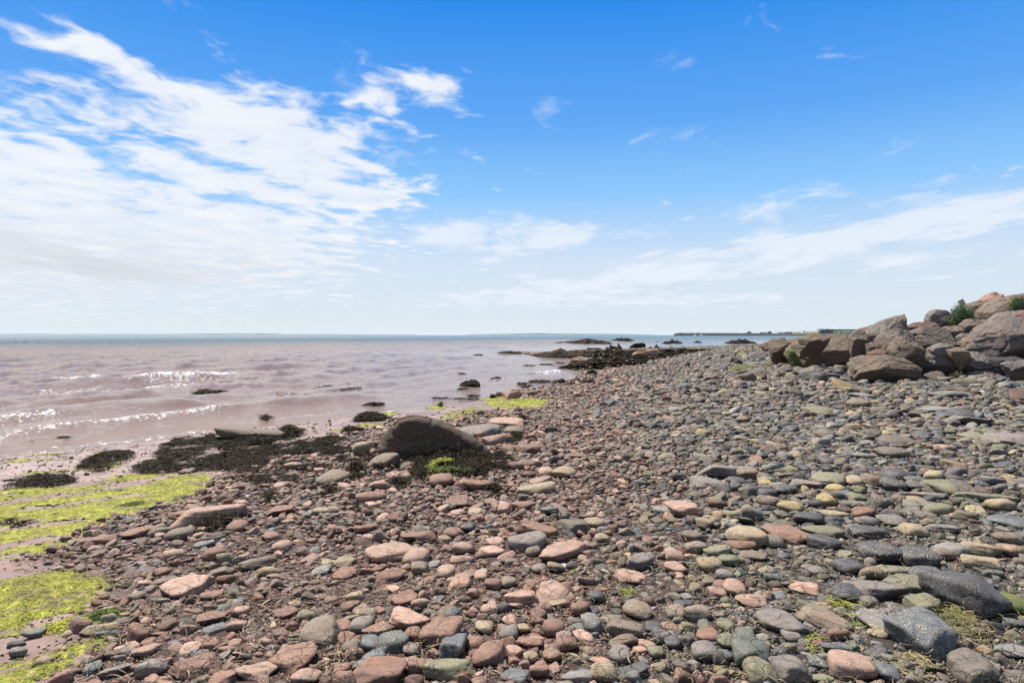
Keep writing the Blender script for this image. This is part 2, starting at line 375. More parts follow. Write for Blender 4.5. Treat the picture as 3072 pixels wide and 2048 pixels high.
# ---------------------------------------------------------------- sea
rows = [3.0]
while rows[-1] < 14500: rows.append(rows[-1] + max(.022, .0085 * rows[-1]) * (1 if rows[-1] < 60 else 1.6))
us = np.concatenate([-np.geomspace(.86, 60, 40)[::-1], np.linspace(-.84, .84, 470), np.geomspace(.86, 60, 40)])
Yr = np.array(rows); UU, YY = np.meshgrid(us, Yr); X = (UU * YY).ravel(); Y = YY.ravel(); nx, ny = len(us), len(Yr)
i = (np.arange(ny - 1)[:, None] * nx + np.arange(nx - 1)[None, :]).ravel(); F = np.stack([i, i + 1, i + nx + 1, i + nx], 1)
def shore_t(X, Y):
    o = np.zeros(len(X))
    for i in range(0, len(X), 60000): o[i:i + 60000] = tland(X[i:i + 60000], Y[i:i + 60000])
    return o
T = shore_t(X, Y)
Fk = T[F].min(1) < 2.5; F = F[Fk]                   # no sea under the dry land
used = np.unique(F); remap = np.full(len(X), -1); remap[used] = np.arange(len(used)); F = remap[F]; X, Y, T = X[used], Y[used], T[used]
Z = np.zeros(len(X)); rs = np.random.RandomState(5); off = np.clip(-T, 0, 500)
for k in range(46):
    lam = .22 * (6.5 / .22) ** rs.uniform(0, 1); a = math.atan2(-.437, .9) + rs.normal() * (.28 if lam > 1.5 else .65)
    kx, ky = math.cos(a) * 2 * math.pi / lam, math.sin(a) * 2 * math.pi / lam
    amp = .0100 * lam ** .75 * rs.uniform(.6, 1.3); d = np.hypot(X, Y)
    fade = smooth(2.2, 4.5, lam / (.0085 * d * (.5 if lam > 0 else 1)))
    env = .25 + .75 * smooth(0, 14, off) + .8 * smooth(30, 120, off)
    ph = X * kx + Y * ky + rs.uniform(0, 6.28) + 1.5 * vnoise(np.stack([X / lam * .15, Y / lam * .15, X * 0 + k], 1))
    s = np.sin(ph); Z += amp * env * fade * (s + .35 * s * s)
Z *= smooth(.5, -1.5, T)
foam = np.zeros(len(X))
WAVES = [  # crest line in the photograph, height, foam start, foam end, foam strength
 (R6, [(-200, 530), (0, 525), (170, 500), (350, 480), (500, 466), (640, 460), (800, 462), (1000, 458), (1300, 440), (1530, 420)], .20, .40, 1.0, 1.0),
 (R6, [(-200, 570), (100, 553), (400, 540), (700, 525), (900, 518), (1200, 500), (1330, 485)], .05, .25, .95, .75),
 (R6, [(-300, 665), (0, 650), (200, 640), (400, 620), (700, 600), (1000, 570), (1200, 550)], .10, .1, .3, .35),
 (R6, [(-300, 800), (0, 758), (200, 730), (400, 705), (650, 685), (950, 655), (1300, 630), (1500, 615)], .13, 0, .42, .75),
 (R6, [(-300, 880), (0, 855), (300, 815), (500, 785), (700, 762), (950, 742), (1150, 718), (1400, 685), (1700, 652), (2000, 625), (2300, 600), (2700, 560)], .12, 0, .55, .75),
 (R6, [(-200, 990), (0, 968), (500, 915), (900, 865), (1200, 825), (1500, 785)], .03, 0, 1, .45),
 (R6, [(1950, 718), (2150, 700), (2352, 675), (2600, 640)], .035, 0, 1, .35),
 (R6, [(1500, 470), (1650, 457), (1900, 445), (2200, 428), (2400, 420)], .10, .2, .8, .35),
 (R6, [(1400, 520), (1700, 505), (1900, 500), (2300, 480)], .06, .2, .6, .2),
 (R6, [(0, 440), (150, 436), (300, 450)], .12, 0, 0, 0), (R6, [(900, 270), (1050, 262), (1300, 255)], .22, 0, 0, 0), (R6, [(1100, 330), (1300, 320), (1500, 312)], .18, 0, 0, 0),
 (R6, [(2000, 330), (2200, 318), (2352, 320)], .16, 0, 0, 0), (R6, [(650, 340), (780, 330), (860, 335)], .15, 0, 0, 0),
 (R7, [(640, 405), (720, 398), (800, 390), (930, 386)], .10, .2, 1, .8), (R7, [(640, 430), (900, 424), (1050, 414)], .05, .3, 1, .4)]
near = np.where(Y < 130)[0]
for wi, (reg, pts, H, f0, f1, fs) in enumerate(WAVES):
    fwid = {0: 1.5, 1: 1.1, 3: .3, 4: .26, 14: .8}.get(wi, .2)
    wp = [on_z(reg[0][0] + a / reg[1], reg[0][1] + c / reg[1], ZW + .03) for a, c in pts]
    xn, yn = X[near], Y[near] ; d, s, al = dseg(xn, yn, wp); L = sum(math.dist(wp[q], wp[q + 1]) for q in range(len(wp) - 1))
    sd = d * s + .12 * n2(xn, yn, .8, 3) + .05 * n2(xn, yn, 4, 5)          # + towards the beach
    wf, wb = .20 + 1.6 * H, .55 + 5 * H
    ends = smooth(0, .12, al / L) * smooth(1, .88, al / L) if H < .2 or True else 1
    ampn = 1 + .3 * n2(xn, yn, .5, 8)
    prof = np.where(sd > 0, np.exp(-(sd / wf) ** 2), np.exp(-(sd / wb) ** 2)) * ends * ampn
    Z[near] += H * prof * smooth(.6, -.1, T[near])
    if fs > 0:
        u = al / L; wnd = smooth(f0 - .08, f0 + .05, u) * smooth(f1 + .08, f1 - .08, u)
        q = np.exp(-((sd - .10 - .3 * fwid * (fwid > .5)) / (fwid + .6 * H)) ** 2) * wnd * fs; tex = n2(xn * 1.0, yn * .6, 4, 2, 4) * .8 + n2(xn, yn, 15, 4, 3) * .9
        foam[near] = np.maximum(foam[near], np.clip(q * (.75 + .8 * tex), 0, 1))
# thin lip of foam where the sea ends
lip = np.exp(-((T + .12 + .10 * n2(X, Y, 1.2, 9)) / .10) ** 2) * (Y < 24) * smooth(-.2, .3, n2(X, Y, .7, 12))
foam = np.maximum(foam, lip * smooth(-.1, .35, n2(X, Y, 12, 13)) * .8)
wme = mesh_np('water', np.stack([X, Y, ZW + Z], 1), F, True, {'foam': ('FLOAT', foam), 'offshore': ('FLOAT', np.clip(-T, -5, 5000))})
m, t, b = newmat('sea_water'); pos = t.new('ShaderNodeNewGeometry').outputs['Position']
fo = t.new('ShaderNodeAttribute', attribute_name='foam').outputs['Fac']; of = t.new('ShaderNodeAttribute', attribute_name='offshore').outputs['Fac']
px_, py_, pz_ = t.sep(pos)
ofn = t.m('ADD', of, t.m('MULTIPLY', t.m('SUBTRACT', t.noise(pos, .02, 4, .6), .5), 130))
silt = t.rng(ofn, 25, 150, 1, 0)
right = t.rng(px_, 14, 34, 1, .0); silt = t.m('MULTIPLY', silt, t.m('ADD', t.m('MULTIPLY', right, .8), .2))
body = t.mix(silt, srgb(34, 60, 62), srgb(118, 95, 76))
body = t.mix(t.rng(t.noise(pos, .6, 3), .4, .65, 0, .35), body, t.vm('MULTIPLY', body, (.75, .75, .8)))
caps = t.m('MULTIPLY', t.rng(t.noise(t.vm('MULTIPLY', pos, (1, .55, 1)), .22, 6, .72), .675, .70), t.rng(of, 40, 140))
fq = t.m('ADD', t.m('MULTIPLY', fo, .55), t.m('MULTIPLY', t.m('SUBTRACT', t.m('ADD', t.m('MULTIPLY', t.noise(pos, 9, 5, .7), .6), t.m('MULTIPLY', t.voro(pos, 16), .55)), .56), 1.3))
fo2 = t.m('MULTIPLY', t.rng(fq, .30, .62), t.rng(fo, .03, .2))
fm = t.m('MAXIMUM', fo2, t.m('MULTIPLY', caps, .8))
rough_ = t.m('ADD', t.rng(of, 0, 300, .05, .16), t.m('MULTIPLY', fm, .5))
rp1 = t.noise(t.vm('MULTIPLY', pos, (1, 1, 0)), 10, 4, .62); rp2 = t.noise(t.vm('MULTIPLY', pos, (1, .8, 0)), 2.4, 5, .62); rp3 = t.noise(t.vm('MULTIPLY', pos, (1, .7, 0)), .30, 5, .6)
hh = t.m('ADD', t.m('MULTIPLY', rp1, t.rng(of, 0, 30, .026, .045)), t.m('ADD', t.m('MULTIPLY', rp2, t.rng(of, 0, 60, .046, .22)), t.m('MULTIPLY', rp3, t.rng(of, 30, 160, 0, .9))))
hh = t.m('ADD', hh, t.m('MULTIPLY', fm, .01))
hh = t.m('ADD', hh, t.m('MULTIPLY', t.noise(t.vm('MULTIPLY', pos, (1, 1, 0)), 27, 3, .6), t.rng(of, 0, 20, .005, .009)))
nrm = t.bump(hh, 1.0, 1.0)
# a ruffled sea never mirrors fully even at grazing angles: reflectance levels off
fr = t.new('ShaderNodeFresnel'); fr.inputs['IOR'].default_value = 1.333; t.put(fr.inputs['Normal'], nrm)
fac = t.m('MULTIPLY', t.m('MINIMUM', fr.outputs[0], t.rng(of, 10, 260, .95, .55)), t.m('SUBTRACT', 1, t.m('MULTIPLY', fm, .8)))
df = t.new('ShaderNodeBsdfDiffuse'); t.put(df.inputs[0], t.mix(fm, body, (.50, .48, .46))); t.put(df.inputs['Normal'], nrm)
gl = t.new('ShaderNodeBsdfGlossy'); gl.inputs[0].default_value = (1, 1, 1, 1); t.put(gl.inputs['Roughness'], rough_); t.put(gl.inputs['Normal'], nrm)
mx = t.new('ShaderNodeMixShader'); t.put(mx.inputs[0], fac); t.l.new(df.outputs[0], mx.inputs[1]); t.l.new(gl.outputs[0], mx.inputs[2])
t.l.new(mx.outputs[0], [q for q in t.n if q.type == 'OUTPUT_MATERIAL'][0].inputs[0]); t.n.remove(b)
tag(obj('water', wme, m), kind='structure')
# ---------------------------------------------------------------- boulders of the bank, traced one by one
def rock_hull(name, pts3, sub, rs, tint, coat, mat=None, bed=(0, 0), p=24, detail=1.0, ledge=1.0, cuts=0):
    P = np.array(pts3); c = (P.min(0) + P.max(0)) / 2; h = (P.max(0) - P.min(0)) / 2; Q = (P - c) / h
    bm = bmesh.new()
    for q in Q: bm.verts.new(q)
    bmesh.ops.convex_hull(bm, input=bm.verts); bm.normal_update()
    N = []; D = []
    for f in bm.faces:
        n = np.array(f.normal[:]); dd = float(np.dot(n, f.verts[0].co[:]))
        if dd < 0: n, dd = -n, -dd
        if any(np.dot(n, m_) > .992 for m_ in N): continue
        if dd > .02: N.append(n); D.append(dd)
    bm.free()
    for _ in range(cuts):
        n = rs.normal(size=3); n[1] = -abs(n[1]) * .8 - .25; n /= np.linalg.norm(n); N.append(n); D.append(float((Q @ n).max()) * rs.uniform(.62, .84))
    U, F = ico(sub); r = planes_radius(U, np.array(N), np.array(D), p); V = U * r[:, None] * h
    Rb = (Matrix.Rotation(R(bed[0]), 3, 'Y') @ Matrix.Rotation(R(bed[1]), 3, 'X')); Rn = np.array(Rb)
    L = V @ Rn                                    # into the bedding frame
    sz = float(np.mean(h)); o = rs.uniform(0, 50, 3)
    st = fbm(np.stack([L[:, 0] * .9 / sz, L[:, 1] * .9 / sz, L[:, 2] * 7 / sz], 1) + o, 3)
    st = np.sign(st) * np.abs(st) ** .55
    body = fbm(L / sz * 1.3 + o, 3); fine = fbm(L * 9 + o, 3)
    k = 1 + detail * (.02 * body + .05 * ledge * st) ; L = L * k[:, None] + (fine * .010 * detail)[:, None] * U
    # cracks: narrow grooves along a few planes
    for _ in range(3):
        n = rs.normal(size=3); n[2] *= .3; n /= np.linalg.norm(n); e = L @ n / sz + .16 * fbm(L / sz * 2 + o, 2) - rs.uniform(-.5, .5)
        L = L * (1 - .05 * detail * np.exp(-(e / .03) ** 2))[:, None]
    Wd = L @ Rn.T; lo, hi = Wd.min(0), Wd.max(0); Wd = (Wd - (lo + hi) / 2) * (2 * h / (hi - lo)); L = Wd @ Rn
    me = mesh_np(name, L, F, True); o_ = obj(name, me, mat or M_BOULDER); o_.location = c; o_.rotation_euler = Rb.to_euler()
    o_['tint'] = [float(x) for x in tint]; o_['coat'] = [float(x) for x in coat]
    return o_
TINT = {'pk': srgb(162, 131, 112), 'rb': srgb(130, 98, 80), 'br': srgb(122, 106, 88), 'gr': srgb(126, 120, 111), 'dg': srgb(78, 74, 70), 'bl': srgb(98, 98, 95),
        'ol': srgb(120, 114, 88), 'tn': srgb(152, 134, 106), 'gn': srgb(98, 99, 88), 'pu': srgb(122, 111, 102), 'yl': srgb(156, 136, 92), 'wh': srgb(206, 198, 184),
        'bg': srgb(106, 95, 82), 'og': srgb(152, 124, 94)}
def outline_boulder(reg, pts, label, tint='br', D=None, dD=0, depth=.8, slope=.58, bed=(-15, 10), coat=(0, 0, 0), sub=5, name='boulder', cat='boulder', sink=.15, seed=0, ledge=1.0, drop=.12, mul=1.0, detail=1.0, p=110):
    (ox, oy), sc = reg; S = [(ox + a / sc, oy + b_ / sc) for a, b_ in pts]
    if D is None:
        bx, by = max(S, key=lambda q: q[1]); D = hit(bx, by)[1] + .25
    D += dD
    wpt = np.array([on_y(a, b_, D) for a, b_ in S]); c = wpt.mean(0); wd = np.ptp(wpt[:, 0]); ht = np.ptp(wpt[:, 2]); dp = depth * (wd * ht) ** .5 * 1.1
    zt, zb = wpt[:, 2].max(), wpt[:, 2].min()
    low = wpt[:, 2] < zb + .22 * ht
    P = [q for q in wpt]
    for q, lo in zip(wpt, low):
        f = c + (q - c) * .86; f[2] = zb + (f[2] - zb) * (1 - slope); f = f + [0, -dp * ((.32 + .75 * slope) if not lo else .12), 0]; P.append(f)
        bk = c + (q - c) * .86; P.append(bk + [0, dp * .5, 0])
        if lo: P.append(q + [0, 0, -sink]); P.append(q + [0, -dp * .08, -sink])
    rs = np.random.RandomState(seed + len(label))
    tc = np.array(TINT[tint]) * mul * [.98, .96, .97]
    o = rock_hull(name, P, sub, rs, tc, coat, bed=bed, ledge=ledge, detail=detail, p=p, cuts=5)
    return tag(o, label, cat, 'boulders heaped on the rock bank' if cat == 'boulder' else None)
BK = [  # outline, label, tint, distance offset, options
 ([(645, 600), (700, 545), (820, 512), (940, 495), (1050, 488), (1095, 530), (1115, 640), (1085, 700), (960, 735), (840, 752), (745, 715), (690, 715), (640, 650)], 'huge layered reddish brown slab at the left end of the bank', 'br', 0, dict(sub=6, bed=(-16, 12), slope=.4, mul=1.0, coat=(0, .12, 0))),
 ([(638, 602), (668, 596), (705, 640), (748, 716), (690, 722), (645, 655)], 'wedge of rock covered in bright green algae under the slab end', 'ol', 0, dict(D=hit(2100 + 790 / 2.42, 800 + 752 / 2.42)[1] - .75, coat=(0, 1.6, 0), slope=.15, depth=.9, mul=.8)),
 ([(715, 520), (790, 490), (870, 488), (945, 502), (935, 525), (860, 545), (725, 560)], 'low brown boulder peeking out above the mossy slab', 'br', 2.5, {}),
 ([(445, 560), (470, 548), (545, 555), (560, 620), (520, 628), (450, 602)], 'dark block at the far left tip of the rock bank', 'rb', 0, dict(mul=.8)),
 ([(495, 545), (520, 518), (610, 512), (650, 545), (640, 600), (560, 622), (520, 600)], 'cracked brown boulder second from the left tip of the bank', 'br', .8, {}),
 ([(620, 530), (700, 518), (745, 545), (700, 592), (640, 600), (615, 570)], 'rounded tan boulder between the cracked boulder and the mossy slab', 'br', .6, dict(mul=1.1)),
 ([(1090, 540), (1110, 495), (1170, 450), (1220, 470), (1222, 585), (1165, 605), (1100, 590)], 'upright brown boulder touching the right end of the mossy slab', 'br', 2.0, dict(slope=.3)),
 ([(1120, 480), (1160, 445), (1245, 428), (1268, 438), (1240, 480), (1180, 510)], 'small reddish boulder top behind the upright brown boulder', 'rb', 4.0, {}),
 ([(1200, 510), (1230, 470), (1275, 420), (1380, 370), (1490, 343), (1512, 362), (1502, 425), (1400, 455), (1320, 510), (1270, 545), (1212, 542)], 'tall leaning layered boulder pointing up right against the sky', 'pu', 3.2, dict(bed=(-34, 10), slope=.35, sub=6)),
 ([(1285, 560), (1300, 510), (1335, 470), (1410, 443), (1500, 448), (1560, 470), (1520, 540), (1420, 590), (1310, 612)], 'smooth rounded brown boulder in front of the tall leaning one', 'bg', 1.6, dict(slope=.3, mul=1.15)),
 ([(1370, 600), (1410, 545), (1460, 500), (1550, 535), (1600, 575), (1592, 630), (1490, 648), (1400, 625)], 'pyramid shaped reddish brown boulder with a dark underside', 'br', .7, dict(mul=1.0)),
 ([(1505, 432), (1560, 405), (1680, 395), (1730, 425), (1680, 462), (1560, 468)], 'dark reddish flat boulder right of the tall leaning one', 'rb', 4.2, dict(mul=.75)),
 ([(1650, 385), (1665, 340), (1700, 308), (1790, 318), (1838, 370), (1832, 435), (1760, 440), (1690, 430)], 'pale purplish upright boulder left of the round green bush', 'pu', 5.0, dict(slope=.2, mul=1.25, ledge=.5)),
 ([(1500, 520), (1560, 465), (1640, 430), (1760, 437), (1850, 470), (1887, 525), (1880, 570), (1760, 592), (1640, 585), (1560, 560)], 'large smooth brown boulder under the pale upright one', 'bg', 2.2, dict(slope=.45, mul=1.15, sub=6, ledge=.5)),
 ([(1888, 420), (1950, 378), (2050, 398), (2085, 440), (2020, 492), (1930, 490), (1895, 455)], 'brown boulder just below the round green bush', 'br', 4.0, dict(slope=.4)),
 ([(1750, 440), (1800, 428), (1885, 430), (1905, 462), (1880, 495), (1800, 480)], 'tan sliver of rock between two large brown boulders', 'br', 3.2, dict(mul=1.1)),
 ([(1940, 605), (2010, 520), (2060, 440), (2180, 372), (2330, 362), (2412, 395), (2430, 560), (2310, 625), (2150, 655), (2010, 640)], 'giant wedge shaped boulder at the right edge of the photograph', 'pu', 1.6, dict(slope=.45, bed=(-28, 14), sub=6, mul=1.0, sink=.4)),
 ([(1560, 660), (1610, 610), (1700, 588), (1800, 620), (1862, 705), (1760, 748), (1620, 742), (1565, 715)], 'dark rounded boulder lying low in front of the bank', 'gr', 0, dict(mul=.8, slope=.4, coat=(.15, 0, 0))),
 ([(1860, 650), (1900, 613), (2010, 613), (2090, 650), (2150, 695), (2080, 742), (1950, 752), (1868, 715)], 'grey flat topped boulder right of the low dark one', 'gr', 0, dict(mul=.9, slope=.5)),
 ([(1080, 705), (1110, 662), (1200, 640), (1370, 636), (1490, 660), (1562, 702), (1545, 750), (1350, 757), (1200, 737), (1085, 740)], 'broad low ledge slab with a yellow green corner', 'br', .1, dict(slope=.65, bed=(4, 14), sub=6, mul=1.05, coat=(.1, .1, 0))),
 ([(1205, 560), (1250, 545), (1292, 552), (1296, 590), (1230, 600)], 'small brown rock wedged beneath the smooth rounded boulder', 'br', 1.0, {}),
 ([(1215, 620), (1290, 595), (1370, 600), (1330, 640), (1230, 650)], 'small flat rock above the broad ledge slab', 'rb', .6, {}),
 ([(2000, 335), (2050, 290), (2150, 240), (2250, 205), (2320, 200), (2340, 240), (2260, 305), (2160, 362), (2040, 360)], 'layered brown slab high on the bank below the crest', 'br', 5.5, dict(bed=(-30, 8), mul=1.1)),
 ([(1905, 295), (1960, 265), (2030, 240), (2095, 240), (2080, 285), (2000, 320), (1940, 312)], 'thin dark edged slab lying behind the green bush', 'br', 6.2, dict(bed=(-25, 0), mul=.95)),
 ([(2010, 250), (2055, 215), (2120, 182), (2165, 182), (2205, 200), (2190, 240), (2120, 275), (2050, 268)], 'pale shattered rock on the crest of the bank', 'pk', 7.0, dict(mul=1.0, ledge=1.5)),
 ([(2100, 385), (2180, 330), (2280, 315), (2412, 312), (2430, 345), (2380, 375), (2220, 385), (2130, 400)], 'long pale purplish slab above the giant wedge boulder', 'pu', 3.6, dict(mul=1.2, slope=.4, bed=(-15, 0))),
 ([(2300, 345), (2352, 322), (2430, 320), (2430, 400), (2360, 400)], 'reddish rock end at the right frame edge above the giant wedge', 'rb', 2.8, {}),
 ([(2270, 225), (2310, 196), (2430, 185), (2430, 225), (2330, 240)], 'brown rock at the top right corner of the bank', 'br', 6.5, {}),
 ([(1862, 505), (1900, 480), (1945, 484), (1955, 505), (1900, 525)], 'small grey rock left of the giant wedge boulder, upper one', 'gr', 2.6, {}),
 ([(1885, 545), (1930, 515), (2010, 498), (1992, 560), (1925, 592), (1890, 578)], 'tan rock left of the giant wedge boulder, lower one', 'tn', 2.0, dict(mul=.85)),
 ([(1655, 598), (1700, 570), (1770, 552), (1842, 572), (1830, 592), (1720, 612)], 'thin grey slab under the large smooth brown boulder', 'gr', .7, {}),
 ([(1755, 600), (1820, 582), (1900, 585), (1942, 610), (1880, 645), (1800, 630)], 'flat tan slab between the low dark and giant wedge boulders', 'tn', .5, dict(mul=.8)),
 ([(2085, 680), (2160, 655), (2300, 650), (2332, 672), (2220, 697), (2110, 698)], 'long thin black slab beneath the giant wedge boulder', 'dg', .2, dict(mul=.8)),
 ([(2190, 705), (2260, 682), (2412, 675), (2430, 740), (2260, 745)], 'grey layered slab at the right edge below the giant wedge', 'gr', 0, dict(mul=.8)),
 ([(2070, 735), (2100, 705), (2140, 695), (2200, 715), (2240, 745), (2180, 762), (2095, 757)], 'small pale bluish rock in front of the grey flat topped boulder', 'bl', -.2, {}),
 ([(1940, 790), (1960, 758), (2080, 750), (2215, 770), (2205, 808), (2050, 818), (1960, 808)], 'wide low purplish grey slab on the cobbles near the right edge', 'pu', 0, dict(slope=.7)),
 ([(1745, 770), (1790, 735), (1880, 722), (1940, 730), (1945, 800), (1880, 812), (1790, 790)], 'squared dark grey block standing on the cobbles below the bank', 'dg', 0, dict(mul=1.1, p=40)),
 ([(345, 655), (375, 622), (412, 608), (470, 620), (505, 658), (430, 692), (365, 680)], 'dark angular rock beside the bright green moss', 'gr', 0, dict(mul=.75)),
 ([(515, 640), (560, 612), (640, 608), (652, 640), (600, 662), (530, 662)], 'flat pale grey rock left of the mossy slab', 'gr', 0, {}),
 ([(545, 695), (580, 660), (630, 650), (650, 700), (610, 722), (555, 722)], 'brownish rock leaning at the foot of the mossy slab', 'br', 0, {}),
 ([(438, 715), (500, 685), (550, 660), (562, 700), (520, 728), (450, 728)], 'tilted brown slab left of the leaning brownish rock', 'br', 0, dict(bed=(-30, 0))),
 ([(575, 755), (600, 715), (640, 703), (672, 735), (682, 772), (640, 795), (590, 790)], 'purplish rock in front of the mossy green face', 'pu', 0, {}),
 ([(207, 745), (250, 718), (330, 712), (382, 720), (372, 752), (290, 765), (235, 762)], 'flat dark rock with bright green moss on top', 'dg', 0, dict(coat=(0, .9, 0))),
 ([(55, 745), (100, 705), (190, 698), (198, 745), (130, 758)], 'grey tapered slab left of the flat green topped rock', 'gr', 0, {}),
 ([(40, 805), (80, 772), (120, 758), (190, 790), (160, 812), (60, 814)], 'brown wedge of rock, lowest left in front of the bank', 'br', 0, {}),
 ([(98, 655), (130, 615), (180, 602), (242, 612), (262, 642), (190, 662)], 'round shouldered grey rock near the far green algae', 'pu', 0, {}),
 ([(12, 642), (30, 622), (65, 617), (92, 632), (80, 652)], 'small dark blocky rock at the far end of the cobbles', 'dg', 0, {}),
 ([(385, 825), (400, 770), (440, 752), (480, 775), (488, 825), (430, 832)], 'brown cone of rock rising from the cobbles left of centre bank', 'br', 0, {}),
 ([(640, 868), (668, 805), (690, 800), (740, 862), (690, 872)], 'small sharp brown pyramid stone standing on the cobbles', 'br', 0, {}),
 ([(625, 790), (660, 745), (730, 722), (780, 730), (785, 765), (700, 790)], 'angular light grey rock below the mossy slab', 'gr', 0, {}),
 ([(690, 820), (740, 770), (820, 752), (855, 785), (840, 822), (740, 830)], 'leaning dark grey slab in front of the angular light grey rock', 'dg', 0, dict(mul=1.2)),
 ([(840, 772), (880, 738), (970, 728), (980, 760), (910, 785)], 'low dark rock between the mossy slab and the ledge slab', 'dg', 0, {}),
]
for i, (pts, lab, tn, dD, kw) in enumerate(BK):
    far = dD > .05
    if far:
        kw = dict(kw); kw['D'] = 22.6 if pts[0][0] > 1000 else 26.5
        if pts[0][0] < 700: kw['D'] = 34
    kw = dict(kw); s0 = kw.get('sub', 5); mul = kw.pop('mul', 1.0); sink = kw.pop('sink', .25 if not far else .6)
    outline_boulder(R1, pts, lab, tn, dD=dD, seed=i * 7, mul=mul * .84, sink=sink, **kw)

# the big dark boulder of the foreground
MB = [(565, 600), (585, 540), (625, 450), (670, 360), (712, 300), (760, 264), (840, 248), (940, 248), (1040, 268), (1130, 305), (1230, 368), (1330, 420), (1430, 470), (1490, 525), (1532, 600), (1400, 610), (1000, 640), (700, 620)]
Dm = hit(R3[0][0] + 1000 / R3[1], R3[0][1] + 610 / R3[1])[1] + .15
wp = np.array([on_y(R3[0][0] + a / R3[1], R3[0][1] + c / R3[1], Dm) for a, c in MB]); cc = wp.mean(0); zb = wp[:, 2].min()
P = list(wp)
for q in wp:
    f = cc + (q - cc) * [.93, 1, 1]; f[2] = zb + (f[2] - zb) * .90; P.append(f + [0, -.10, 0])
    if q[2] < zb + .12: P.append(q + [0, -.16, -.25]); P.append(q + [0, .3, -.25])
    b_ = cc + (q - cc) * .80; b_[2] = zb + (b_[2] - zb) * .9; P.append(b_ + [0, .62, 0])
main = rock_hull('boulder', P, 6, np.random.RandomState(3), srgb(82, 63, 44), (.30, .0, .15), mat=M_STONE, bed=(-8, 25), p=26, detail=1.0, ledge=.7)
tag(main, 'large dark domed boulder with a barnacled back and black weed at its foot', 'boulder')
MAIN_Y = Dm

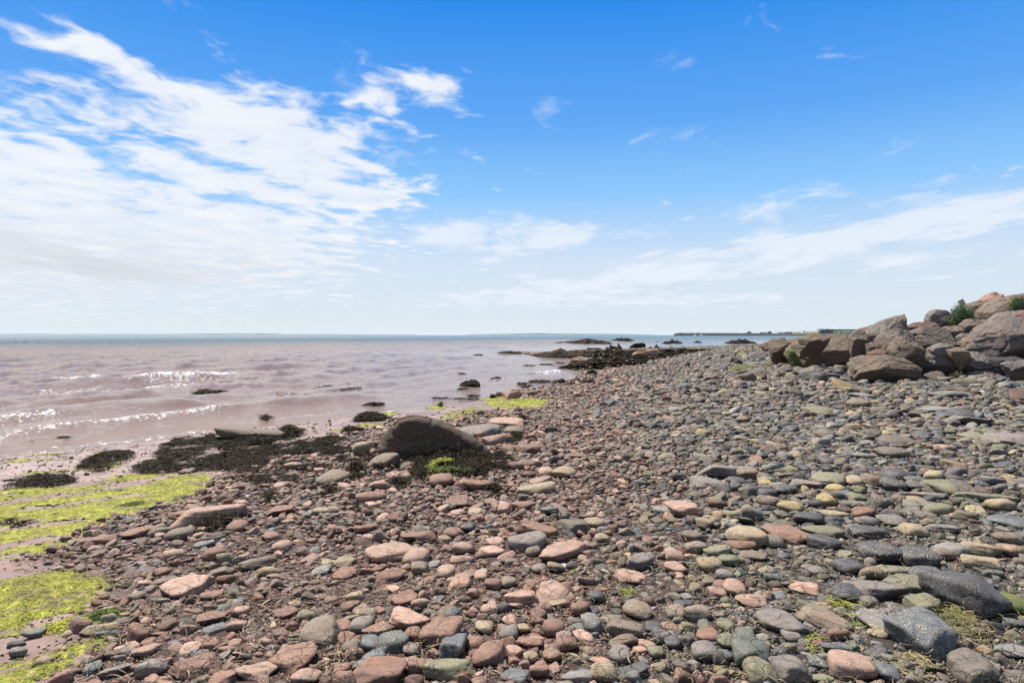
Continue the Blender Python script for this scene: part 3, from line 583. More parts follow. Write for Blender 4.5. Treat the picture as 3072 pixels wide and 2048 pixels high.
# ---------------------------------------------------------------- stones of the beach, largest ones placed one by one
HERO = {
'R4': """410 370 320 120 -5 pk o n|70 430 145 80 -5 tn s|590 400 170 100 -15 pk r n|710 445 90 65 -25 gr r|900 560 180 150 -28 pk s|985 655 85 85 0 rb b|1320 690 245 85 -3 pk s n|1570 660 262 130 5 pk s
515 830 300 140 20 pk s|330 1200 360 190 -5 rb s|412 1010 220 130 -5 gn r n|840 1030 190 150 0 bl b n|280 1110 145 65 -5 bl o|255 1010 125 100 0 bl r|760 940 270 180 -20 rb r n|1095 1095 210 140 -15 rb r
815 1195 330 130 -5 ol s|1235 930 130 130 0 pu r|1340 905 90 80 0 tn r|1550 915 160 100 -8 rb r|1065 890 120 120 15 tn r n|1385 310 260 120 -5 pu r|1410 365 110 70 0 br r n|1620 370 350 110 -15 pk s
1120 360 160 70 5 pk o|920 345 140 90 -25 pk r n|910 425 165 45 0 pk o|850 240 130 70 -10 rb r|950 195 105 65 -5 dg r|1140 290 125 60 5 pk o|1700 195 200 110 5 bg b n|1840 150 140 130 0 tn r n
1895 265 100 80 0 tn r n|1430 215 300 80 5 rb s|1450 480 100 90 0 pu r|1350 490 70 60 0 dg r|1570 485 120 65 0 br r|1600 455 90 30 5 wh o|1890 470 90 65 0 dg r|2160 445 200 100 -10 pu r
2095 545 200 80 10 pk s|1860 680 120 95 0 dg r|1235 580 110 75 0 br r|1125 590 120 100 0 rb r|1040 530 95 80 0 pk r n|675 550 75 65 0 rb r|790 510 130 75 -10 pk r n|830 550 55 50 0 tn r
610 485 120 90 10 br b n|400 540 200 80 -10 rb s|500 690 190 120 -10 rb s|610 735 120 60 -10 pk r|240 800 120 110 0 br r n|795 790 120 60 -15 br o|1740 770 130 80 0 rb r|1830 770 80 60 0 dg r
1445 815 110 80 -20 rb r|1590 740 140 45 -5 og o|1100 780 120 60 0 pk r|1675 845 55 75 20 dg r|2145 780 180 120 5 br r n|2050 930 230 120 0 br r n|2260 890 120 70 -5 dg o|2320 960 120 130 0 dg b n
1780 970 160 80 20 pk s|1830 875 150 120 15 gr b n|2050 1000 200 70 -8 br o|2275 1070 110 95 0 ol r|2020 1095 140 120 0 pu r|1800 1085 80 75 0 ol r|1890 1145 130 55 15 pk o|1520 1035 60 45 0 yl b
1640 1020 150 90 0 rb r|1385 1015 180 60 5 rb o|1280 1065 120 60 10 pk s|1180 1140 75 65 20 ol r|1395 1100 100 110 20 tn r n|1540 1110 130 80 5 rb r n|1285 1250 170 75 5 bl o|1455 1225 160 75 0 rb r
1910 1235 190 100 0 tn r n|1730 1265 240 60 -5 gr o|1000 1010 125 100 0 rb r|590 1190 140 90 0 rb b n|550 1050 110 110 20 pu r|645 1160 44 34 0 wh r|60 880 140 110 0 rb s|195 880 150 110 -5 pu r
315 920 210 80 -5 rb s n|555 945 110 90 0 rb r|345 845 110 40 -20 dg o|715 870 160 60 -20 rb s|845 815 110 65 -15 dg r n|130 1030 110 80 0 br r|60 1210 120 80 0 rb r n|150 690 130 60 -5 tn r
105 750 120 60 -15 rb s|75 520 140 70 -5 rb o|240 190 150 75 -15 pk r|600 265 240 75 -3 rb s|890 20 220 60 0 rb o""",
'R3': """495 515 150 145 -30 tn t|1420 365 350 110 -3 pu o|1620 310 300 70 2 pk s|1680 370 160 80 0 br r n|1545 440 220 100 -12 pk b|1790 520 200 90 0 rb b|1650 510 140 60 0 rb r|620 800 150 95 -10 pk r
775 735 180 120 10 pk r|650 610 250 130 -10 br r|1110 760 190 110 0 rb r|1400 800 260 100 3 rb r|1870 830 300 90 -7 tn r n|1880 765 180 70 -15 pk s|2070 700 200 80 -3 tn r|1930 690 120 70 0 pk r
1690 645 130 80 0 rb r|1750 940 180 110 -10 rb o|1255 925 220 85 3 rb s|550 890 220 80 -3 rb r|1600 985 130 90 -10 pk b|1370 1000 110 70 0 tn r|1230 1010 110 55 0 pk r|170 1005 140 60 0 tn r
310 1005 100 50 0 bl o|520 1120 160 90 -20 rb o|100 1070 90 40 -3 bl o|1325 1125 110 70 -5 gn r|930 1130 80 45 0 bl r|1545 1150 110 65 0 gn o|270 740 240 120 -5 br r n|1950 1000 120 60 -5 gn b
165 1465 130 65 0 gr o|2130 575 220 40 0 rb s|2270 1110 190 110 0 br r n""",
'R2': """1050 1015 230 120 -10 pk s|1160 640 370 100 -12 pk s|765 735 160 60 -5 rb o|880 735 110 60 -5 br r|995 635 110 40 -5 rb o|545 785 150 45 -12 rb o|555 840 90 40 0 br r|785 770 80 35 0 gn o
1130 800 105 40 -2 gr o|965 860 110 50 -12 pk r|1180 860 110 60 -10 rb r|1220 945 120 70 -10 br s|900 940 95 65 0 rb s|805 930 80 45 -5 bl o|1480 955 100 45 -10 tn r|1780 945 95 50 0 gr o
1190 1270 100 55 -20 bl o|1320 1115 65 40 0 bl r|1220 1150 100 35 -10 gn o|550 1275 160 55 -12 tn s|590 1305 130 30 -10 gn o|180 1300 110 40 -5 gn s|840 1495 150 80 -12 pu r|805 1390 120 60 -18 pk s
705 1390 80 45 -5 pu r|1085 1480 230 110 -5 rb s|1240 1540 150 80 -5 rb s|1430 1500 170 90 -5 pk s|1640 1415 230 150 -5 rb s|1780 1290 200 140 -10 br r|1700 1535 150 60 0 pk o|1600 1175 110 60 -5 rb s
1335 1180 90 45 0 pk r|1180 1210 160 60 -15 rb s|1310 1260 110 55 -5 pk r|1170 1090 110 40 -5 rb o|900 1010 110 50 -15 br s|755 1090 80 60 0 br r|1560 810 100 70 -25 pk r n|1430 910 140 60 -20 br r
1320 705 100 60 -5 rb r|1600 670 70 35 0 pk r|1560 610 140 60 -5 rb s|1780 615 90 35 0 tn o|1500 755 110 50 0 rb s|1820 890 80 40 0 tn s|640 1505 140 55 -18 pu s|510 1490 90 45 -8 gn s
490 1450 80 40 -12 dg r|100 1405 90 45 -3 pu r|90 1350 80 35 -5 dg r|1390 188 390 86 0 br r|1155 200 70 40 -10 gn o|1040 390 75 35 0 br r|1630 365 95 45 -3 pk r|1550 470 75 45 0 pk r|1000 740 130 90 0 br r""",
'R5': """1415 560 240 170 0 dg r n|1650 590 230 180 10 dg r n|1735 710 190 170 0 dg r n|1980 840 380 270 28 dg b|2270 880 190 190 -15 ol r n|1680 1090 340 310 35 bl b n|1390 1005 200 120 5 gr o|1610 770 280 110 8 ol s
1550 690 190 60 15 ol o|1420 670 90 55 0 tn r|1355 710 150 80 8 br r|1195 660 155 105 8 dg r|1195 835 180 115 0 dg r|1330 885 110 80 5 bg r|1380 820 370 130 8 pu s|755 1010 290 150 12 pu s
1060 1000 260 130 20 br s|245 1210 160 130 10 pu r|560 1240 240 160 5 gn b|620 1350 190 130 5 ol r|800 1330 200 170 20 pu b|400 1140 120 130 0 ol r|525 1120 120 90 0 gn b n|390 1245 80 70 0 bl r
40 1135 110 160 0 dg r|1460 1360 120 110 -30 bl b|1225 1320 260 150 10 pk r n|2010 1340 230 190 20 bg b|2290 1190 170 170 10 gr s|1125 1200 180 60 5 bl o|1130 1115 130 70 5 rb r|1400 1100 110 55 5 tn o
1045 505 170 90 12 dg r|1045 430 240 90 2 ol s|940 345 180 85 3 dg r|530 450 230 170 0 tn r n|790 440 290 120 5 rb s|700 490 140 90 -15 bg r n|170 465 150 80 5 br r|195 535 150 80 0 br r n
335 560 180 60 0 ol o|405 610 120 105 0 ol r|570 590 165 60 5 br o|490 525 180 55 5 rb o|290 650 160 90 0 tn r n|385 720 120 70 10 pu r|445 800 140 110 -5 pk r n|690 735 100 60 0 gn r
970 665 130 90 10 pu o|930 795 170 100 5 pk s|560 880 190 75 3 pk o|200 970 170 100 0 br r n|110 250 270 150 3 pk s|170 340 90 45 0 dg r|245 370 110 90 -10 tn b n|415 360 110 35 -3 ol o
350 310 90 60 0 og b|675 225 130 80 0 br r n|670 175 140 60 0 dg r|815 265 150 65 3 yl r n|1050 225 120 70 0 yl r|1115 150 140 60 -3 yl r|1185 185 130 45 0 bl o|1255 205 110 50 0 ol r
1100 310 150 65 5 tn o|1290 305 150 70 -3 rb r|1785 285 150 85 5 ol r|1245 250 210 50 2 pu o|1330 360 120 60 5 pu r|1335 435 240 85 3 dg r n|1625 415 150 95 5 tn r n|1820 405 170 60 8 pu o
1870 545 160 110 10 gr r|1815 580 140 80 0 br r|2070 550 210 90 5 tn b|2270 545 150 120 5 og r|2070 640 200 85 8 tn b n|2110 205 350 60 5 ol o|2205 250 160 95 5 tn r n|1920 325 110 45 3 yl r
1500 120 160 90 -3 dg r n|1820 135 210 95 5 ol r|1640 85 140 40 2 bl o|1655 135 140 60 0 dg r n|1510 50 170 80 0 dg r|780 150 150 60 0 dg r n|460 100 110 60 0 dg r|645 100 80 50 0 yl r
1065 85 200 80 3 ol r n|1230 95 110 55 0 tn r|925 110 170 70 10 pu s|400 30 420 90 0 pu s|250 100 180 70 5 pu s|530 45 150 80 0 br r n|1690 190 260 50 5 pu o|2290 360 200 90 5 bl o
2340 460 100 100 0 bl b|2250 475 170 80 0 br r|2145 95 120 65 0 gr r|2150 710 120 55 8 gn b|1860 655 70 60 0 gn r|1650 225 130 45 0 tn o|1490 350 160 70 0 pu o|270 755 90 50 0 br r
345 765 85 60 0 rb r|115 840 90 45 0 gr o|60 960 120 80 0 br r n|50 575 120 110 0 pk r|60 665 150 70 0 pk s|70 710 75 50 0 pk r|390 1035 120 80 -10 ol s|1635 865 110 70 0 gn s
1700 930 180 130 10 ol b|820 1110 110 80 0 pu r|270 1110 140 70 0 rb o|1025 1240 80 45 0 pu r|1000 1290 120 70 0 bl s|1260 1180 80 45 0 yl s|2290 1030 110 50 0 bl o|2040 1080 90 100 0 dg b""",
'R1': """1220 785 200 70 0 dg r n|1180 940 170 60 0 gr b|1150 990 150 80 0 br r n|1820 930 230 75 0 gr r|1700 1035 190 75 0 gr o|1930 1060 200 70 0 dg o|1390 1085 130 70 0 dg r n|1810 1075 160 60 0 dg s
2120 1205 120 85 0 ol r|1610 1210 150 60 0 dg s|1980 1225 160 60 0 ol o|530 1090 140 70 0 dg s|880 1050 150 80 0 ol r n|1050 880 120 40 0 yl s|1150 1155 130 50 0 yl b n|920 1220 150 65 0 bg r n
925 1405 130 65 0 dg r|1400 1350 210 90 0 bg r n|1785 1320 130 70 0 og r|1200 1375 170 45 0 pu o|1430 1265 250 65 0 bg r|2250 860 140 80 0 bl r|2260 1250 300 100 0 pu s|1960 1120 300 90 0 pu s|690 1370 110 70 -15 tn b|395 1255 110 40 0 tn s""" }
REG = {'R1': R1, 'R2': R2, 'R3': R3, 'R4': R4, 'R5': R5}
CW = {'pk': 'pale pink', 'rb': 'reddish brown', 'br': 'brown', 'gr': 'grey', 'dg': 'dark grey', 'bl': 'bluish grey', 'ol': 'olive', 'tn': 'tan', 'gn': 'greenish', 'pu': 'purplish', 'yl': 'yellowish', 'wh': 'whitish', 'bg': 'dark brown', 'og': 'orange brown'}
SW = {'t': 'rounded stone', 'r': 'rounded stone', 'o': 'flat oval stone', 's': 'flat angular slab', 'b': 'blocky stone'}
hero = []
for rk, txt in HERO.items():
    (ox, oy), sc = REG[rk]
    for e in txt.replace('\n', '|').split('|'):
        f = e.split(); x, y, w_, h_, an = map(float, f[:5])
        hero.append(dict(x=ox + x / sc, y=oy + y / sc, w=w_ / sc, h=h_ / sc, a=an, c=f[5], s=f[6], n=len(f) > 7, t=(rk, int(x), int(y))))
hero.sort(key=lambda q: -q['w'] * q['h'])
keep = []
for q in hero:                                        # the same stone traced in two crops
    if all(abs(q['x'] - k['x']) > .35 * (q['w'] + k['w']) / 2 or abs(q['y'] - k['y']) > .35 * (q['h'] + k['h']) / 2 for k in keep): keep.append(q)
hero = keep
# landmarks: traced stones with a look of their own: (crop, x, y) -> full label, short phrase
LM = {
 ('R4', 410, 370): ('long pale pink barnacled oval with dark weed on its top', 'the pale pink oval carrying dark weed'), ('R4', 900, 560): ('pale pink wedge shaped slab with a pointed upper right end', 'the pale pink pointed wedge'),
 ('R4', 1570, 660): ('broadest smooth pale pink slab in the lower middle', 'the broadest smooth pink slab'), ('R4', 515, 830): ('long pale pink slab tilted down to the right', 'the pale pink slab tilted rightwards'),
 ('R4', 330, 1200): ('big dark reddish slab at the bottom edge left of the olive slab', 'the big dark reddish bottom slab'), ('R4', 412, 1010): ('pale green stone with a patch of cream barnacles', 'the pale green barnacled stone'),
 ('R4', 840, 1030): ('blue black block crusted with cream barnacles', 'the blue black barnacled block'), ('R4', 815, 1195): ('long flat olive brown slab at the bottom edge', 'the long olive bottom slab'),
 ('R4', 1340, 905): ('small smooth egg shaped tan stone between two reddish ones', 'the smooth tan egg stone'), ('R4', 1385, 310): ('large domed purplish grey stone right of the weed carrying oval', 'the domed purplish stone'),
 ('R4', 1620, 370): ('long thin pale pink slab pointing down left', 'the long thin pink slab'), ('R4', 1700, 195): ('dark curved stone thick with barnacles beside a round barnacled one', 'the dark curved barnacled stone'),
 ('R5', 1415, 560): ('large round almost black stone with scattered barnacles', 'the large round black stone'), ('R5', 1980, 840): ('biggest dark grey stone, triangular, near the right edge', 'the big dark triangular stone'),
 ('R5', 2270, 880): ('rounded stone with yellow green algae top cut by the right edge', 'the yellow green topped stone'), ('R5', 1680, 1090): ('large angular blue black boulder with bands of barnacles', 'the large banded barnacle boulder'),
 ('R5', 1610, 770): ('flat ridged olive stone right of centre in the lower right', 'the flat ridged olive stone'), ('R5', 1380, 820): ('wide flat purplish slab behind the dark round stone', 'the wide flat purplish slab'),
 ('R5', 560, 1240): ('squared dark green grey block near the bottom edge', 'the squared dark green block'), ('R5', 620, 1350): ('smooth olive yellow stone at the very bottom edge', 'the olive yellow bottom stone'),
 ('R5', 1045, 430): ('flat khaki slab with straight sides among dark pebbles', 'the flat khaki slab'), ('R5', 530, 450): ('tall brown boulder completely speckled with barnacles', 'the tall barnacle speckled boulder'),
 ('R5', 110, 250): ('broad pale purplish pink domed slab in the right middle distance', 'the broad pale domed slab'), ('R5', 2270, 545): ('shiny orange brown stone at the right edge', 'the shiny orange brown stone'),
 ('R5', 400, 30): ('widest flat purplish slab lying flush among grey cobbles', 'the flush purplish slab'), ('R5', 2110, 205): ('long cigar shaped olive stone near the right edge', 'the long cigar shaped stone'),
 ('R2', 1050, 1015): ('thick pale pink block with a wisp of weed across it', 'the thick pale pink block'), ('R2', 1160, 640): ('long pale pink slab fringed underneath with black weed', 'the weed fringed pink slab'),
 ('R2', 1390, 185): ('long pale brown rock by the waterline half draped in black weed', 'the weed draped waterline rock'), ('R2', 550, 1275): ('pointed tan slab on the mud beside green algae', 'the pointed tan slab'),
 ('R2', 1640, 1415): ('big rough reddish slab in the lower left foreground', 'the big rough reddish slab'), ('R2', 1190, 1270): ('tilted smooth blue grey oval pebble in the lower left', 'the smooth blue oval pebble'),
 ('R3', 495, 515): ('smooth tan stone leaning on the left side of the dark boulder', 'the tan leaning stone'), ('R3', 1420, 365): ('low smooth purplish dome right behind the dark boulder', 'the low dome behind the boulder'),
 ('R3', 1870, 830): ('long tan barnacled stone like a loaf right of the dark boulder', 'the long loaf shaped stone'), ('R3', 620, 800): ('pale pink egg shaped stone in front of the dark boulder', 'the pink egg shaped stone'),
 ('R3', 1950, 1000): ('small rectangular green grey block in the middle distance', 'the rectangular green grey block'), ('R3', 270, 740): ('brown barnacled hump left in front of the dark boulder', 'the brown barnacled hump'),
 ('R1', 2120, 1205): ('tall smooth olive stone standing near the right edge', 'the tall smooth olive stone'), ('R1', 1220, 785): ('dark barnacled hump at the foot of the bank', 'the dark hump below the bank'),
 ('R1', 1820, 930): ('wide grey hump in the right middle distance', 'the wide grey hump'), ('R1', 1785, 1320): ('mottled orange brown stone in the right middle distance', 'the mottled orange stone'),
}
for q in hero:
    q['lm'] = LM.get(q['t'])
    q['pri'] = q['w'] * q['h'] * (5 if q['lm'] else 1)
hero.sort(key=lambda q: -q['pri'])
extra = hero[285:]; hero = hero[:285]
def solve(q):
    """ground position and half sizes of a stone from the ellipse it fills in the photograph"""
    hr = {'t': 1.0, 'r': .50, 'o': .27, 's': .26, 'b': .60}[q['s']]
    x, y, z = hit(q['x'], q['y'] + q['h'] * .30); d = math.hypot(x, y); k = math.hypot(y, EYE - z) / FPX
    th = math.atan2(EYE - z, y); st, ct = math.sin(th), math.cos(th)
    a, b_ = q['w'] / 2 * k, q['h'] / 2 * k; an = R(-q['a'])
    c = min(hr * a, .85 * b_ / ct)
    Sxx = (a * math.cos(an)) ** 2 + (b_ * math.sin(an)) ** 2; Syy = (a * math.sin(an)) ** 2 + (b_ * math.cos(an)) ** 2; Sxy = (a * a - b_ * b_) * math.sin(an) * math.cos(an)
    Gy = (Syy - (c * ct) ** 2) / st ** 2; Gy = min(max(Gy, (.45 * a) ** 2), (1.25 * a) ** 2); Gxy = Sxy / st * (.3 if q['s'] in 'brt' and q['w'] < 2 * q['h'] else 1)
    lim = .75 * math.sqrt(Sxx * Gy); Gxy = max(-lim, min(lim, Gxy))
    ev, vec = np.linalg.eigh(np.array([[Sxx, Gxy], [Gxy, Gy]]))
    A, B = math.sqrt(ev[1]), math.sqrt(max(ev[0], 1e-6)); A_ = min(A, B * 1.5 if q['s'] in 'brt' else B * 2.6) if q['w'] / q['h'] < 2.2 else A; B = min(B * (A / A_) ** .5, A_); A = A_; yaw = math.atan2(vec[1, 1], vec[0, 1])
    sc = .5 * (1 + min(1.2, 1 + .0))
    return x, y, z, A, B, c, yaw
rs = np.random.RandomState(11)
OCC = []        # footprints of traced stones: x, y, a, b, yaw
labels = {}
for q in hero:
    q['S'] = solve(q)
    if q['lm']: lab = q['lm'][0]
    else:
        ld = min((h for h in hero if h['lm']), key=lambda h: math.hypot((h['x'] - q['x']), 1.5 * (h['y'] - q['y'])))
        ux, uy = q['x'] - ld['x'], q['y'] - ld['y']
        dr = ('right of' if ux > 0 else 'left of') if abs(ux) > 1.3 * abs(uy) else ('in front of' if uy > 0 else 'beyond')
        ar = q['w'] * q['h']; size = 'large' if ar > 7000 else 'small' if ar < 2600 else 'medium'
        q['dist'] = math.hypot(ux, uy)
        lab = f"{size} {CW[q['c']]} {'barnacled ' if q['n'] else ''}{SW[q['s']]} {dr} {ld['lm'][1]}"
    labels.setdefault(lab, []).append(q)
for lab, L in labels.items():
    L.sort(key=lambda q: q.get('dist', 0))
    for i, q in enumerate(L): q['label'] = lab if len(L) == 1 else (lab + (', the nearer one' if i == 0 else ', the farther one') if len(L) == 2 else lab + [', nearest of three', ', middle of three', ', farthest of three', ', fourth nearest'][min(i, 3)])
for q in hero:
    x, y, z, A, B, c, yaw = q['S']; big = q['w'] > 75
    V, F = stone_unit(rs, q['s'], 4 if big else 3); V = V * [A, B, c]
    if q['n']: pass
    me = mesh_np('stone', V, F, True)
    o = obj('stone', me, M_STONE); sinkf = .50 if q['s'] in 'rbt' else .42
    o.location = (x, y + B * .10, z + c * sinkf + .012); o.rotation_euler = (R(rs.uniform(-6, 6)), R(rs.uniform(-6, 6)), yaw)
    tv = np.array(TINT[q['c']]) * rs.uniform(.85, 1.08); o['tint'] = [float(v) for v in tv]
    gl = {'dg': .5, 'bl': .5, 'gn': .3, 'og': .9, 'ol': .3}.get(q['c'], .1)
    o['coat'] = [.55 + .4 * rs.rand() if q['n'] else rs.choice([0, .05, .12]), .9 if q['t'] == ('R5', 2270, 880) else 0.0, gl]
    tag(o, q['label'], 'stone', 'larger stones of the cobble beach'); OCC.append((x, y + B * .1, A, B, yaw))
print('hero stones', len(hero), 'leftover', len(extra))

# ---------------------------------------------------------------- the countless smaller cobbles: one object that scatters unit stones
protos = bpy.data.collections.new('cobble_shapes')
NPR = 26
for i in range(NPR):
    shp = 'rrrrrrrooooorossssssssbbbbb'[i % 26]
    V, F = stone_unit(np.random.RandomState(100 + i), shp, 3, 1.5)
    me = mesh_np('cobble_shape', V, F, True); me.materials.append(M_STONE); po = bpy.data.objects.new('cobble_shape_%02d' % i, me); protos.objects.link(po)
lowp = bpy.data.collections.new('pebble_shapes')
for i in range(12):
    V, F = stone_unit(np.random.RandomState(300 + i), 'rrroooossssb'[i], 2, 1.5)
    me = mesh_np('pebble_shape', V, F, True); me.materials.append(M_STONE); po = bpy.data.objects.new('pebble_shape_%02d' % i, me); lowp.objects.link(po)
def scatter(name, coll, P, rot, scl, idx, tint, coat, label, mat=None):
    me = mesh_np(name, P, np.zeros((0, 3), np.int32)) if False else bpy.data.meshes.new(name)
    me.vertices.add(len(P)); me.vertices.foreach_set('co', np.asarray(P, np.float32).ravel())
    for an, typ, arr in (('rot', 'FLOAT_VECTOR', rot), ('scl', 'FLOAT_VECTOR', scl), ('coat', 'FLOAT_VECTOR', coat)):
        at = me.attributes.new(an, typ, 'POINT'); at.data.foreach_set('vector', np.asarray(arr, np.float32).ravel())
    at = me.attributes.new('tint', 'FLOAT_COLOR', 'POINT'); at.data.foreach_set('color', np.concatenate([tint, np.ones((len(P), 1))], 1).astype(np.float32).ravel())
    at = me.attributes.new('pick', 'INT', 'POINT'); at.data.foreach_set('value', np.asarray(idx, np.int32))
    o = obj(name, me, M_STONE)
    g = bpy.data.node_groups.new(name + '_scatter', 'GeometryNodeTree'); g.interface.new_socket('Geometry', in_out='INPUT', socket_type='NodeSocketGeometry'); g.interface.new_socket('Geometry', in_out='OUTPUT', socket_type='NodeSocketGeometry')
    N = g.nodes; L = g.links; gi = N.new('NodeGroupInput'); go = N.new('NodeGroupOutput'); iop = N.new('GeometryNodeInstanceOnPoints'); ci = N.new('GeometryNodeCollectionInfo')
    ci.inputs['Collection'].default_value = coll; ci.inputs['Separate Children'].default_value = True; ci.inputs['Reset Children'].default_value = True
    def na(nm, dt):
        q = N.new('GeometryNodeInputNamedAttribute'); q.data_type = dt; q.inputs['Name'].default_value = nm; return q.outputs['Attribute']
    e2r = N.new('FunctionNodeEulerToRotation'); L.new(na('rot', 'FLOAT_VECTOR'), e2r.inputs[0])
    L.new(gi.outputs[0], iop.inputs['Points']); L.new(ci.outputs[0], iop.inputs['Instance']); iop.inputs['Pick Instance'].default_value = True
    L.new(na('pick', 'INT'), iop.inputs['Instance Index']); L.new(e2r.outputs[0], iop.inputs['Rotation']); L.new(na('scl', 'FLOAT_VECTOR'), iop.inputs['Scale'])
    L.new(iop.outputs[0], go.inputs[0]); md = o.modifiers.new('scatter', 'NODES'); md.node_group = g
    return tag(o, label, None, None, 'stuff')
rs = np.random.RandomState(21)
def occ_mask(x, y, r, fac=.8):
    bad = np.zeros(len(x), bool)
    for (cx, cy, A, B, yaw) in OCC:
        k = np.where((np.abs(x - cx) < A + r.max()) & (np.abs(y - cy) < A + r.max()))[0]
        if not len(k): continue
        dx_, dy_ = x[k] - cx, y[k] - cy; u = (dx_ * math.cos(yaw) + dy_ * math.sin(yaw)) / (A * fac + r[k] * .55); v = (-dx_ * math.sin(yaw) + dy_ * math.cos(yaw)) / (B * fac + r[k] * .55)
        bad[k[(u * u + v * v) < 1]] = True
    return bad
hrot = np.random.RandomState(5)
# grid of what is already covered, so that smaller stones fill the gaps between larger ones
GR = .02; GX0, GY0 = -11, 1.4; GW, GH = int(27 / GR), int(22 / GR); grid = np.zeros((GH, GW), np.uint8)
def stamp(x, y, r):
    i0 = int((y - GY0 - r) / GR); i1 = int((y - GY0 + r) / GR) + 1; j0 = int((x - GX0 - r) / GR); j1 = int((x - GX0 + r) / GR) + 1
    if i0 < 0 or j0 < 0 or i1 >= GH or j1 >= GW: return
    grid[i0:i1, j0:j1] = 1
def free(x, y, r):
    i = int((y - GY0) / GR); j = int((x - GX0) / GR)
    if not (0 < i < GH - 1 and 0 < j < GW - 1): return True
    if grid[i, j]: return False
    k = max(1, int(r * .62 / GR)); i0, i1, j0, j1 = max(i - k, 0), min(i + k, GH - 1), max(j - k, 0), min(j + k, GW - 1)
    return (int(grid[i0, j]) + int(grid[i1, j]) + int(grid[i, j0]) + int(grid[i, j1])) < 2
for (cx, cy, A, B, yaw) in OCC:
    for u in np.arange(-A, A, .03):
        bb = B * math.sqrt(max(0, 1 - (u / A) ** 2)) * .85
        for v in np.arange(-bb, bb, .03): stamp(cx + u * math.cos(yaw) - v * math.sin(yaw), cy + u * math.sin(yaw) + v * math.cos(yaw), .02)
PAL = {  # colour mixes: red side, grey side
 'red': [('pk', .24), ('rb', .44), ('br', .17), ('pu', .06), ('gr', .02), ('bl', .012), ('tn', .02), ('gn', .004), ('bg', .04)],
 'grey': [('dg', .17), ('gr', .18), ('br', .20), ('pu', .14), ('ol', .13), ('bl', .045), ('tn', .07), ('bg', .09), ('rb', .05), ('yl', .016), ('gn', .015), ('og', .010)]}
def tints(x, y, rs):
    g = greyness(x, y); n = len(x); out = np.zeros((n, 3)); gloss = np.zeros(n)
    for nm, msk in (('red', rs.rand(n) > g), ('grey', None)):
        if msk is None: msk = ~first
        else: first = msk.copy()
        ks = [k for k, _ in PAL[nm]]; pr = np.array([v for _, v in PAL[nm]]); ch = rs.choice(len(ks), n, p=pr / pr.sum())
        tb = np.array([TINT[k] for k in ks]); gb = np.array([{'dg': .55, 'bl': .6}.get(k, .15) for k in ks]); out[msk] = tb[ch][msk]; gloss[msk] = gb[ch][msk]
    out = out * (.45 + .75 * rs.rand(n, 1) ** 1.1) * rs.uniform(.96, 1.04, (n, 3)); return out, gloss
acc = dict(P=[], rot=[], scl=[], idx=[], tint=[], coat=[]); accl = dict(P=[], rot=[], scl=[], idx=[], tint=[], coat=[])
def add_class(rmin, rmax, dmin, dmax, spacing, low, keepf=None, tilt=13, check=True, xr=(-.78, .80), lift=.30, powr=1.0, angular=0.0):
    """stones of half size rmin..rmax over the visible wedge of the beach"""
    nrow = int((dmax - dmin) / (spacing * .87)); pts = []
    for r_ in range(nrow):
        yy = dmin + r_ * spacing * .87; x0, x1 = xr[0] * yy - .5, xr[1] * yy + .5; xx = np.arange(x0, x1, spacing) + (r_ % 2) * spacing / 2; pts.append(np.stack([xx, np.full(len(xx), yy)], 1))
    P = np.concatenate(pts); P = P + rs.uniform(-.48, .48, P.shape) * spacing; x, y = P[:, 0], P[:, 1]
    t = tland(x, y); dk, sd, _ = dseg(x, y, BANK); k = (t > .05) & ~((sd > 0) & (dk > 1.2)); x, y, t = x[k], y[k], t[k]
    md_ = mudness(x, y) + .18 * n2(x, y, 2.2); pm = smooth(-.15, .25, md_)
    k = rs.rand(len(x)) > pm * np.where(rmax > .045, .994, .972)
    if keepf is not None: k &= keepf(x, y)
    x, y = x[k], y[k]; r = rmin * (rmax / rmin) ** (rs.rand(len(x)) ** powr)
    if check:
        ok = np.zeros(len(x), bool)
        for q in rs.permutation(len(x)):
            if free(x[q], y[q], r[q]): ok[q] = True; stamp(x[q], y[q], r[q] * .72)
        x, y, r = x[ok], y[ok], r[ok]
    n = len(x); z = ground(x, y); asp = rs.uniform(.58, .98, n); fl = rs.uniform(.25, .66, n)
    if angular: fl = np.where(rs.rand(n) < .6, rs.uniform(.18, .45, n), rs.uniform(.4, .85, n))
    tint, gl = tints(x, y, rs)
    A = low and accl or acc; npick = 12 if low else NPR
    A['P'].append(np.stack([x, y, z + r * fl * lift], 1)); A['rot'].append(np.stack([R(1) * rs.normal(0, tilt, n), R(1) * rs.normal(0, tilt, n), rs.vonmises(0, .8, n)], 1))
    A['scl'].append(np.stack([r, r * asp, r * fl], 1)); pk = rs.randint(0, npick, n)
    if angular: pk = np.where(rs.rand(n) < angular, rs.randint(14, 26, n), pk)
    A['idx'].append(pk); A['tint'].append(tint)
    barn = np.where(rs.rand(n) < .34 + .2 * greyness(x, y), rs.uniform(.15, .8, n), 0) * (r > .025); A['coat'].append(np.stack([barn, np.where(rs.rand(n) < .02, .45, 0) * greyness(x, y), gl], 1))
    return n
def nearbank(x, y):
    d, s, _ = dseg(x, y, BANK); dd = np.where(s > 0, 0, d); return rs.rand(len(x)) < np.exp(-(dd / 3.0) ** 2) * .9
cnt = []
def rightside(pr): return lambda x, y: rs.rand(len(x)) < pr * greyness(x - .6, y)
cnt.append(add_class(.16, .38, 14, 66, .62, False, nearbank, tilt=16, check=False, angular=.9, lift=.45))
